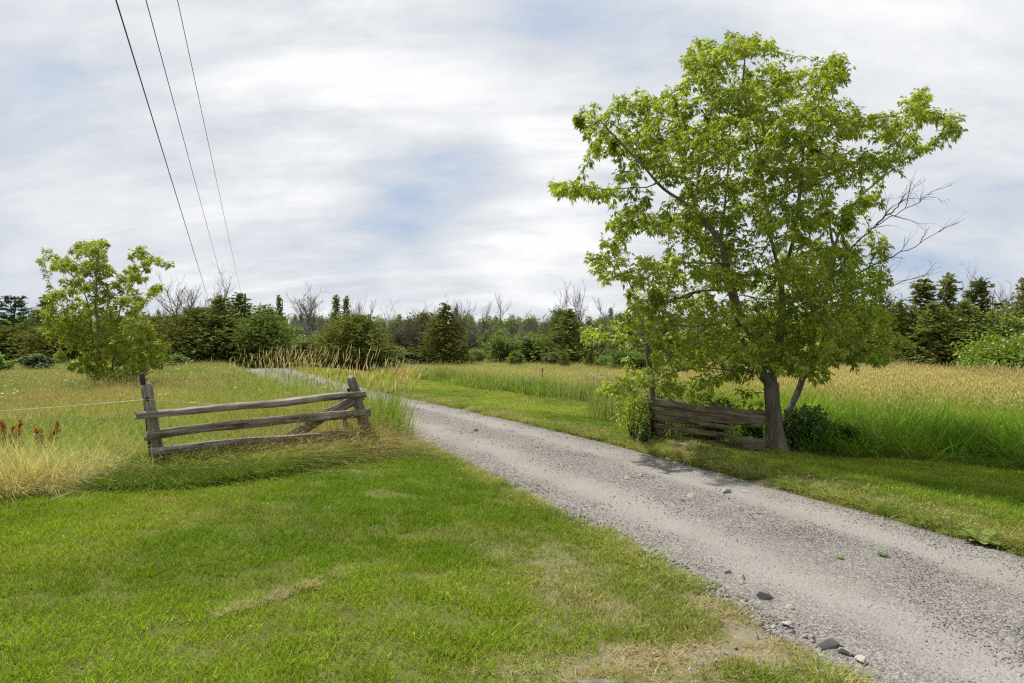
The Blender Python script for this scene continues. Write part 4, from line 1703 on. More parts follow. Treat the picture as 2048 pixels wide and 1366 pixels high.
BLOBS = [(1132, 372, 40, 26), (1185, 386, 36, 20), (1190, 240, 40, 42), (1215, 300, 50, 34), (1262, 205, 48, 32), (1300, 270, 65, 48), (1330, 325, 65, 36),
         (1258, 345, 38, 22), (1345, 215, 48, 42), (1420, 118, 62, 48), (1380, 150, 32, 38), (1480, 90, 46, 32), (1530, 88, 34, 34), (1460, 190, 78, 66),
         (1540, 175, 58, 56), (1620, 160, 56, 46), (1678, 140, 36, 44), (1600, 240, 78, 58), (1690, 235, 56, 46), (1500, 280, 88, 68), (1400, 290, 78, 58),
         (1590, 340, 78, 56), (1680, 325, 66, 46), (1770, 250, 46, 36), (1840, 208, 44, 40), (1800, 270, 46, 30), (1895, 248, 32, 32), (1862, 288, 34, 16),
         (1760, 325, 46, 30), (1730, 398, 42, 26), (1420, 390, 78, 46), (1500, 400, 68, 56), (1640, 425, 66, 44), (1560, 450, 58, 56), (1440, 470, 66, 46),
         (1370, 450, 56, 36), (1300, 440, 56, 30), (1238, 470, 40, 44), (1200, 530, 34, 36), (1270, 540, 56, 34), (1350, 530, 56, 34), (1440, 550, 66, 36),
         (1600, 540, 78, 46), (1690, 520, 56, 44), (1760, 500, 28, 28), (1752, 560, 40, 34), (1670, 610, 78, 54), (1740, 650, 56, 42), (1560, 630, 68, 44),
         (1480, 640, 56, 44), (1390, 600, 56, 28), (1300, 600, 56, 26), (1260, 640, 40, 20), (1340, 640, 56, 20), (1182, 668, 32, 12), (1420, 700, 58, 34),
         (1500, 715, 46, 38), (1590, 700, 66, 40), (1680, 705, 66, 30), (1750, 715, 40, 20), (1820, 690, 20, 10), (1330, 720, 46, 30), (1270, 765, 40, 28),
         (1340, 770, 46, 24), (1390, 790, 30, 14), (1215, 775, 20, 8), (1250, 800, 26, 14), (1640, 755, 26, 10), (1600, 580, 70, 40), (1700, 570, 50, 36),
         (1560, 700, 60, 45), (1630, 660, 80, 50), (1700, 650, 70, 50), (1500, 670, 60, 45), (1610, 720, 70, 35), (1740, 690, 55, 35), (1440, 640, 60, 40),
         (1560, 560, 70, 45), (1650, 520, 60, 45), (1255, 775, 40, 28), (1365, 700, 60, 35), (1480, 740, 50, 25)]
rng = np.random.default_rng(77)
N, Pn, r, nl = grow(LIMBS, BLOBS, D0, rng, 4200, 1.9, (1530, 400, 430))
target_r = .122
r = r * 1.0
rb = r[3]
sc_r = target_r / rb
r = np.where(r > .012, r * (1 + (sc_r - 1) * sstep(.012, rb, r)), r)
V, F4 = tree_tubes(N, Pn, r, flare=.7)
root = empty('box_elder_tree', g, 'big leaning box elder with a wide open bright green crown beside the plank fence', 'tree')
put('trunk', local(make_mesh('trunk', V, F4=F4, mat=M['bark'], smooth=True), g), root)
put('crown', local(compound_crown('crown', N, Pn, r, nl, rng, 31000, .080, M['boxelder'], .0095), g), root)


def bare_branches(paths, d0, rng, twig_len, r0, n_side=9):
    V, F4 = [], []

    def tube(P, ra, rb_, sides=5):
        n = len(P)
        b0 = len(V)
        T = np.gradient(P, axis=0)
        T /= np.linalg.norm(T, axis=1)[:, None] + 1e-9
        u = np.cross(T[0], (.3, .5, .8))
        ang = np.arange(sides) * 2 * np.pi / sides
        for i in range(n):
            u = u - T[i] * np.dot(u, T[i])
            u /= np.linalg.norm(u) + 1e-9
            w = np.cross(T[i], u)
            q = ra + (rb_ - ra) * i / (n - 1)
            V.extend(P[i] + q * (np.cos(ang)[:, None] * u + np.sin(ang)[:, None] * w))
        for i in range(n - 1):
            for k in range(sides):
                k2 = (k + 1) % sides
                F4.append((b0 + i * sides + k, b0 + i * sides + k2, b0 + (i + 1) * sides + k2, b0 + (i + 1) * sides + k))

    def spawn(P, ra, lvl, L):
        n = len(P)
        for q in range(n_side if lvl == 0 else 4):
            i = int(rng.integers(int(n * .2), n))
            d = P[min(i + 1, n - 1)] - P[i - 1]
            d = d / (np.linalg.norm(d) + 1e-9)
            dv = d + rng.normal(0, .5, 3)
            dv[2] += .18
            dv /= np.linalg.norm(dv)
            l = L * rng.uniform(.45, 1.1)
            m = 7
            Q = [P[i]]
            for j in range(m):
                dv = dv + rng.normal(0, .14, 3)
                dv /= np.linalg.norm(dv)
                Q.append(Q[-1] + dv * l / m)
            Q = np.array(Q)
            rr = max(.0022, ra * (.62 if lvl == 0 else .5) * (1 - .5 * i / n))
            tube(Q, rr, .0015 + .001 * (lvl == 0), 4)
            if lvl < 1:
                spawn(Q, rr, lvl + 1, L * .5)
    for path in paths:
        pts = [np.array(pt(a, b, d0 + c)) for a, b, c in path]
        P = []
        for i in range(len(pts) - 1):
            for j in range(6):
                P.append(pts[i] + (pts[i + 1] - pts[i]) * j / 6)
        P.append(pts[-1])
        P = np.array(P) + rng.normal(0, .012, (len(P), 3))
        tube(P, r0, r0 * .22, 6)
        spawn(P, r0, 0, twig_len)
    return np.array(V), np.array(F4)


for paths in ([[(1655, 575, .75), (1700, 500, .4), (1752, 450, .1), (1810, 420, -.1), (1866, 386, -.2)], [(1752, 450, .1), (1790, 418, .2), (1815, 395, .3)]],
              [[(1650, 600, .75), (1720, 545, .3), (1780, 515, 0), (1830, 492, -.1), (1884, 462, -.3)]],
              [[(1650, 600, .75), (1700, 580, .4), (1770, 570, .3), (1860, 552, .3)]],
              [[(1368, 742, -1.2), (1330, 700, -1.2), (1290, 690, -1.1), (1250, 700, -1.0)]],
              [[(1400, 585, -.3), (1330, 600, .1), (1260, 565, .2)]]):
    V, F4 = bare_branches(paths, D0, rng, .55, .016)
    put('dead_branch', local(make_mesh('dead_branch', V, F4=F4, mat=M['bark_bg']), g), root)['label'] = 'leafless grey branch'

# --- the small box elder left, in the meadow
g = at(218, 791)
D1 = g.y
LIMBS2 = [
    [(214, 797, 0), (210, 765, 0), (203, 735, 0), (192, 690, 0), (182, 640, .1), (170, 590, .2), (148, 552, .2), (115, 530, .2)],
    [(214, 790, 0), (224, 745, .3), (228, 700, .4), (236, 640, .5), (245, 595, .5), (272, 560, .4), (300, 525, .4)],
    [(210, 765, 0), (198, 700, -.3), (193, 620, -.4), (192, 540, -.4), (196, 490, -.3)],
    [(224, 745, .3), (255, 715, -.2), (285, 690, -.5), (320, 700, -.6)],
    [(203, 735, 0), (170, 710, -.5), (130, 660, -.7), (100, 630, -.8)],
    [(236, 640, .5), (280, 610, .8), (318, 575, .8)],
    [(220, 770, .1), (255, 760, -.4), (300, 735, -.6)],
    [(182, 640, .1), (140, 600, .7), (105, 590, .8)],
]
BLOBS2 = [(92, 514, 24, 16), (130, 525, 38, 25), (172, 495, 25, 20), (198, 492, 26, 20), (190, 530, 46, 30), (270, 503, 24, 18), (298, 518, 26, 18), (334, 530, 13, 12),
          (268, 545, 36, 22), (308, 574, 20, 12), (230, 570, 54, 30), (150, 568, 40, 22), (108, 590, 30, 16), (92, 625, 24, 16), (130, 640, 40, 26), (190, 620, 54, 32),
          (258, 610, 40, 26), (250, 652, 54, 36), (170, 680, 46, 32), (298, 655, 24, 16), (320, 698, 28, 26), (280, 700, 36, 30), (220, 710, 54, 32), (160, 728, 36, 18),
          (128, 715, 20, 8), (298, 728, 30, 16), (240, 745, 44, 18), (195, 748, 30, 12), (270, 755, 24, 11), (200, 700, 50, 30), (260, 690, 44, 30), (100, 660, 24, 16), (335, 690, 14, 10)]
N, Pn, r, nl = grow(LIMBS2, BLOBS2, D1, rng, 1500, 1.7, (215, 640, 150), step=.16, infl=2, kill=.24, twig=.004)
r = np.minimum(r, .085) * 1.1
V, F4 = tree_tubes(N, Pn, r, flare=.2)
root = empty('box_elder_tree', g, 'smaller yellow green tree with several stems standing alone in the left meadow', 'tree')
put('trunk', local(make_mesh('trunk', V, F4=F4, mat=M['bark'], smooth=True), g), root)
put('crown', local(compound_crown('crown', N, Pn, r, nl, rng, 11500, .098, M['boxelder_y'], .013), g), root)


# ------------------------------------------------------------------ shrubs near the fence and tree
def lump_crown(name, seed, lumps, size, n, mat, W=1.0, H=1.0, zc=.5, fold=.5, drop=0.0, fill=.0):
    """leaves spread through a cloud of lumps; crown fits width 2W and height H above z = zc - H/2"""
    rg = np.random.default_rng(seed)
    Ls = []
    for _ in range(lumps):
        v = rg.normal(0, 1, 3)
        v /= np.linalg.norm(v)
        q = rg.random() ** .45
        Ls.append((v[0] * W * .66 * q, v[1] * W * .66 * q, zc + v[2] * H * .34 * q, rg.uniform(.26, .46) * W, rg.random()))
    V, F3, C = [], [], []
    per = n // lumps
    off = 0
    for (a, b, c, rr, tone) in Ls:
        v = rg.normal(0, 1, (per, 3))
        v /= np.linalg.norm(v, axis=1)[:, None]
        lumpn = .75 + .35 * np.sin(v[:, 0] * 4 + tone * 9) * np.sin(v[:, 1] * 5 + tone * 5)
        q = (rg.uniform(.55, 1.08, per) * lumpn)[:, None]
        p = np.array((a, b, c)) + v * rr * q * np.array((1, 1, max(.55, min(1.3, H / (2 * W)))))
        d = v + rg.normal(0, .7, (per, 3))
        d[:, 2] -= drop
        L = size * rg.uniform(.6, 1.3, per)
        tv = np.clip(tone * .45 + .25 + rg.normal(0, .15, per), 0, 1)
        vv, ff, cc = leaflets(p, d, L, L * rg.uniform(.45, .75, per), rg, .4, tv)
        V.append(vv)
        F3.append(ff + off)
        C.append(cc)
        off += len(vv)
    return make_mesh(name, np.concatenate(V), F3=np.concatenate(F3), mat=mat, attrs={'blade': ('FLOAT_COLOR', np.concatenate(C))})


def stems_mesh(name, seed, n, H, W, r, mat):
    rg = np.random.default_rng(seed)
    V, F4 = [], []
    for _ in range(n):
        a = rg.random() * 6.28
        e = np.array((math.cos(a) * W * rg.uniform(.2, .9), math.sin(a) * W * rg.uniform(.2, .9), H * rg.uniform(.6, 1)))
        b = np.array((math.cos(a) * W * .12, math.sin(a) * W * .12, -.05))
        b0 = len(V)
        for i in range(6):
            t = i / 5
            p = b + (e - b) * np.array((t ** 1.4, t ** 1.4, t)) + rg.normal(0, .01, 3)
            q = r * (1 - .75 * t)
            for k in range(4):
                an = k * 1.5708
                V.append(p + np.array((math.cos(an) * q, math.sin(an) * q, 0)))
        for i in range(5):
            for k in range(4):
                F4.append((b0 + i * 4 + k, b0 + i * 4 + (k + 1) % 4, b0 + i * 4 + 4 + (k + 1) % 4, b0 + i * 4 + 4 + k))
    return make_mesh(name, np.array(V), F4=np.array(F4), mat=mat)


def shrub(loc_, W, H, label, mat, seed, size=.07, n=2600, lumps=14, name='shrub', cat='shrub', group=None, drop=.3):
    root = empty(name, loc_, label, cat, group)
    put('foliage', lump_crown('foliage', seed, lumps, size, n, M[mat], W, H, H * .52, drop=drop), root)
    put('stems', stems_mesh('stems', seed + 1, 9, H * .8, W * .8, .012 + .004 * H, M['bark_bg']), root)
    return root


shrub(at(1612, 905) + Vector((0, .1, 0)), .52, 1.0, 'dark green leafy shrub at the right foot of the big tree', 'shade_shrub', 501, .085, 3600, 18)
shrub(at(1532, 903) + Vector((-.05, .42, 0)), .24, .72, 'dark shrub squeezed between the plank fence end and the trunk', 'shade_shrub', 503, .07, 1400, 10)
shrub(at(1663, 902) + Vector((.2, .1, 0)), .34, .55, 'low bright green shrub beside the dark shrub at the reed edge', 'shade_shrub', 505, .06, 1500, 10)
shrub(at(1268, 888) + Vector((.02, .15, 0)), .44, 1.0, 'grey green leafy shrub against the left post of the plank fence', 'boxelder', 507, .05, 1500, 30)
shrub(at(1290, 893), .15, .5, 'small dark leaved weed clump at the foot of the left plank fence post', 'shade_shrub', 509, .05, 700, 8)
shrub(Vector((2.75, 12.6, gz(2.75, 12.6))), .38, .9, 'shaded shrub growing behind the planks at the fence left end', 'shade_shrub', 511, .06, 2000, 12)
shrub(Vector((3.65, 12.25, gz(3.65, 12.25))), .5, .8, 'shaded shrub growing behind the middle of the plank fence', 'shade_shrub', 513, .06, 2600, 14)


# ------------------------------------------------------------------ background tree kinds
def cedar_mesh(name, seed, H=7.0, W=1.7, n_br=150, mat=None, spread=.85, ragged=.25, top_gap=.0, size=1.0):
    rg = np.random.default_rng(seed)
    B, Dv, Ls, Rv = [], [], [], []
    lob = rg.random(6) * 6.28
    for i in range(n_br):
        u = (i + rg.random()) / n_br
        u = u ** 1.12
        z = H * (.03 + .95 * u)
        az = i * 2.399 + rg.normal(0, .4)
        prof = (1 - u) ** spread * (1 - .35 * math.exp(-u * 9)) + .02
        prof *= 1 + ragged * math.sin(az * 2 + lob[0] + u * 7) + ragged * .7 * math.sin(az * 3 + lob[1] - u * 11) + rg.normal(0, ragged * .6)
        R = max(.10, W * prof)
        slope = .25 + .55 * u + rg.normal(0, .12)
        d = np.array((math.cos(az), math.sin(az), slope))
        d /= np.linalg.norm(d)
        m = max(3, int(R / .10 * size))
        tone = rg.random()
        for j in range(m):
            t = .25 + .75 * (j + rg.random()) / m
            p = np.array((0, 0, z)) + d * R * t + rg.normal(0, .09 + .07 * R, 3) + np.array((0, 0, rg.normal(0, .16)))
            for q in range(4):
                dd = d * .8 + rg.normal(0, .55, 3) + np.array((0, 0, .2))
                B.append(p)
                Dv.append(dd)
                Ls.append(rg.uniform(.11, .26) * (.8 + .25 * H / 7))
                Rv.append(min(1, max(0, .2 + .45 * tone + .12 * t + rg.normal(0, .15))))
    for j in range(26):
        z = H * rg.uniform(.9, 1.02)
        B.append((rg.normal(0, .05), rg.normal(0, .05), z))
        Dv.append((rg.normal(0, .4), rg.normal(0, .4), 1))
        Ls.append(.3)
        Rv.append(.4)
    B, Dv, Ls, Rv = np.array(B), np.array(Dv), np.array(Ls), np.array(Rv)
    n = len(B)
    d = Dv / np.linalg.norm(Dv, axis=1)[:, None]
    s = np.cross(d, rg.normal(0, 1, (n, 3)))
    s /= np.linalg.norm(s, axis=1)[:, None]
    w = Ls * .22
    V = np.stack([B, B + d * Ls[:, None] * .5 + s * w[:, None], B + d * Ls[:, None], B + d * Ls[:, None] * .5 - s * w[:, None]], 1).reshape(-1, 3)
    b = np.arange(n)[:, None] * 4
    F4 = b + np.array([[0, 1, 2, 3]])
    C = np.zeros((n, 4, 4))
    C[:, :, 2] = Rv[:, None]
    C[:, :, 3] = 1
    return make_mesh(name, V, F4=F4, mat=mat, attrs={'blade': ('FLOAT_COLOR', C.reshape(-1, 4))})


def pine_mesh(name, seed, H=9.0, W=2.4, mat=None):
    rg = np.random.default_rng(seed)
    B, Dv, Ls, Rv = [], [], [], []
    for k in range(13):
        u = .25 + .75 * k / 13
        z = H * u
        for a in range(6):
            az = a * 1.047 + k * .6 + rg.normal(0, .25)
            R = W * (1.05 - u) ** .7 * rg.uniform(.55, 1.1) + .15
            for j in range(int(6 + R * 5)):
                t = rg.uniform(.3, 1)
                p = np.array((math.cos(az) * R * t, math.sin(az) * R * t, z + .35 * R * t * t + rg.normal(0, .06)))
                for q in range(5):
                    B.append(p + rg.normal(0, .09, 3))
                    Dv.append(np.array((math.cos(az), math.sin(az), .8)) + rg.normal(0, .6, 3))
                    Ls.append(rg.uniform(.18, .34))
                    Rv.append(np.clip(.35 + rg.normal(0, .25), 0, 1))
    B, Dv, Ls, Rv = np.array(B), np.array(Dv), np.array(Ls), np.array(Rv)
    n = len(B)
    d = Dv / np.linalg.norm(Dv, axis=1)[:, None]
    s = np.cross(d, rg.normal(0, 1, (n, 3)))
    s /= np.linalg.norm(s, axis=1)[:, None]
    w = Ls * .2
    V = np.stack([B, B + d * Ls[:, None] * .5 + s * w[:, None], B + d * Ls[:, None], B + d * Ls[:, None] * .5 - s * w[:, None]], 1).reshape(-1, 3)
    F4 = np.arange(n)[:, None] * 4 + np.array([[0, 1, 2, 3]])
    C = np.zeros((n, 4, 4))
    C[:, :, 2] = Rv[:, None]
    C[:, :, 3] = 1
    return make_mesh(name, V, F4=F4, mat=mat, attrs={'blade': ('FLOAT_COLOR', C.reshape(-1, 4))})


def pole_trunk(name, H, r0, r1, mat, seed):
    rg = np.random.default_rng(seed)
    pts = [Vector((rg.normal(0, .03) * i, rg.normal(0, .03) * i, -.15 + (H + .15) * i / 7)) for i in range(8)]
    return tube_mesh(name, pts, [r0 + (r1 - r0) * i / 7 for i in range(8)], mat, 7)


def bare_mesh(name, seed, H=7.0, W=2.2, limbs=5, lvl=3, mat=None, r0=.11, upright=.8, dense=1.0, trunk_h=.3, rmin=.011):
    rg = np.random.default_rng(seed)
    V, F4 = [], []

    def tube(P, ra, rb_, sides):
        n = len(P)
        b0 = len(V)
        T = np.gradient(P, axis=0)
        T /= np.linalg.norm(T, axis=1)[:, None] + 1e-9
        u = np.cross(T[0], (.35, .5, .8))
        ang = np.arange(sides) * 2 * np.pi / sides
        for i in range(n):
            u = u - T[i] * np.dot(u, T[i])
            u /= np.linalg.norm(u) + 1e-9
            w = np.cross(T[i], u)
            q = ra + (rb_ - ra) * i / (n - 1)
            V.extend(P[i] + q * (np.cos(ang)[:, None] * u + np.sin(ang)[:, None] * w))
        for i in range(n - 1):
            for k in range(sides):
                k2 = (k + 1) % sides
                F4.append((b0 + i * sides + k, b0 + i * sides + k2, b0 + (i + 1) * sides + k2, b0 + (i + 1) * sides + k))

    def branch(p, d, L, ra, l):
        m = 6 if l < 2 else 4
        Q = [p]
        for j in range(m):
            d = d + rg.normal(0, .10, 3) + np.array((0, 0, .05 * upright))
            d /= np.linalg.norm(d)
            Q.append(Q[-1] + d * L / m)
        Q = np.array(Q)
        tube(Q, ra, max(rmin * .6, ra * .35), 6 if l == 0 else (4 if l == 1 else 3))
        if l >= lvl:
            return
        k = int(round((6 if l == 0 else 5) * dense))
        for _ in range(k):
            i = int(rg.integers(max(1, int(m * .25)), m + 1))
            dd = Q[i] - Q[i - 1]
            dd /= np.linalg.norm(dd)
            nd_ = dd * .8 + rg.normal(0, .42, 3) + np.array((0, 0, .35 * upright))
            nd_ /= np.linalg.norm(nd_)
            branch(Q[i], nd_, L * rg.uniform(.42, .66), max(rmin, ra * .5), l + 1)
    th = H * trunk_h
    tr = np.array([(rg.normal(0, .02) * i, rg.normal(0, .02) * i, -.1 + (th + .1) * i / 4) for i in range(5)])
    tube(tr, r0, r0 * .8, 7)
    for a in range(limbs):
        az = a * 6.283 / limbs + rg.normal(0, .35)
        sp = W / H * rg.uniform(.5, 1.3)
        d = np.array((math.cos(az) * sp, math.sin(az) * sp, 1.0))
        d /= np.linalg.norm(d)
        branch(tr[-1 - int(a % 2)], d, (H - th) * rg.uniform(.62, .85), r0 * .6, 0)
    return make_mesh(name, np.array(V), F4=np.array(F4), mat=mat)


PROTO = {}


def kind(name, nominal_h, parts):
    PROTO[name] = (nominal_h, parts)


for i in range(5):
    kind('cedar%d' % i, 7.0, [('trunk', pole_trunk('trunk', 6.6, .13, .02, M['bark_bg'], 40 + i)),
                              ('crown', cedar_mesh('crown', 60 + i, 7.0, 1.75, 230, M['cedar'], (.8, 1.0, .62, .9, .7)[i], (.22, .3, .25, .2, .35)[i]))])
for i in range(3):
    kind('spire%d' % i, 7.0, [('trunk', pole_trunk('trunk', 6.7, .11, .02, M['bark_bg'], 50 + i)),
                              ('crown', cedar_mesh('crown', 80 + i, 7.0, 1.0, 230, M['cedar'], 1.05, .45))])
for i in range(2):
    kind('bush_cedar%d' % i, 5.0, [('trunk', pole_trunk('trunk', 4.2, .12, .03, M['bark_bg'], 55 + i)),
                                   ('crown', cedar_mesh('crown', 90 + i, 5.0, 2.3, 280, M['cedar'], .5, .2))])
kind('pine0', 9.0, [('trunk', pole_trunk('trunk', 8.8, .16, .03, M['bark_bg'], 58)), ('crown', pine_mesh('crown', 95, 9.0, 2.4, M['pine']))])
for i in range(4):
    kind('decid%d' % i, 7.0, [('trunk', bare_mesh('trunk', 110 + i, 6.0, 2.0, 4, 1, M['bark_bg'], .12, .8)),
                              ('crown', lump_crown('crown', 120 + i, 30, .20, 6600, M['decid'], 2.2, 7.0, 3.4))])
for i in range(2):
    kind('bright%d' % i, 5.0, [('trunk', bare_mesh('trunk', 130 + i, 4.2, 1.5, 4, 1, M['bark_bg'], .08, .8)),
                               ('crown', lump_crown('crown', 140 + i, 24, .17, 5000, M['bright'], 1.7, 5.2, 2.4))])
for i in range(2):
    kind('sumac%d' % i, 2.0, [('stems', stems_mesh('stems', 150 + i, 10, 1.5, .9, .02, M['bark_bg'])),
                              ('crown', lump_crown('crown', 160 + i, 14, .15, 2600, M['grey_green' if i else 'bright'], 1.0, 1.8, 1.0))])
for i in range(4):
    kind('bare%d' % i, 7.0, [('trunk', bare_mesh('trunk', 170 + i, 7.0, (2.4, 1.6, 2.0, 1.3)[i], (5, 3, 4, 2)[i], 3, M['twig'], .12, (.8, 1.0, .7, 1.1)[i], (1.0, .9, .8, .9)[i], (.22, .35, .3, .4)[i]))])
for i in range(2):
    kind('fuzz%d' % i, 6.0, [('trunk', bare_mesh('trunk', 180 + i, 6.0, 2.3, 7, 3, M['twig'], .09, .5, 1.15, .12, .014)),
                             ('crown', lump_crown('crown', 184 + i, 16, .16, 1300, M['grey_green'], 1.7, 4.2, 3.2))])
for i in range(3):
    kind('bush%d' % i, 4.0, [('stems', stems_mesh('stems', 190 + i, 12, 3.0, 1.5, .04, M['bark_bg'])),
                             ('crown', lump_crown('crown', 195 + i, 30, .15, 6000, M['decid'], 1.75, 4.2, 1.9))])
USED = {}


def place(kind_, px, ptop, d, width, label, name, cat, group=None, seed=0):
    """a tree with its middle at photo column px, its top at photo row ptop, standing d metres away; width in photo pixels"""
    x = (px - CX) / F * d
    z0 = gz(x, d)
    H = CAM_H + (CY - ptop) / F * d - z0
    nh, parts = PROTO[kind_]
    if kind_ not in USED:
        root = empty(name, (0, 0, 0), label, cat)
        xs_ = []
        for nm, me in parts:
            put(nm, me, root)
            a = np.empty(len(me.vertices) * 3, np.float32)
            me.vertices.foreach_get('co', a)
            a = a.reshape(-1, 3)
            xs_.append((np.percentile(np.abs(a[:, 0]), 97), a[:, 2].max()))
        USED[kind_] = (root, max(q[0] for q in xs_), max(q[1] for q in xs_))
        r_ = root
    else:
        r_ = copy_tree(USED[kind_][0], (0, 0, 0))
        r_.name = name
    _, hw, hh = USED[kind_]
    sw = (width / F * d) / (2 * hw)
    r_.location = (x, d, z0)
    r_.rotation_euler = (0, 0, (seed * 2.399) % 6.283)
    r_.scale = (sw, sw, H / hh)
    r_['label'] = label
    r_['category'] = cat
    for k_ in ('group',):
        if group:
            r_[k_] = group
        elif k_ in r_:
            del r_[k_]
    return r_


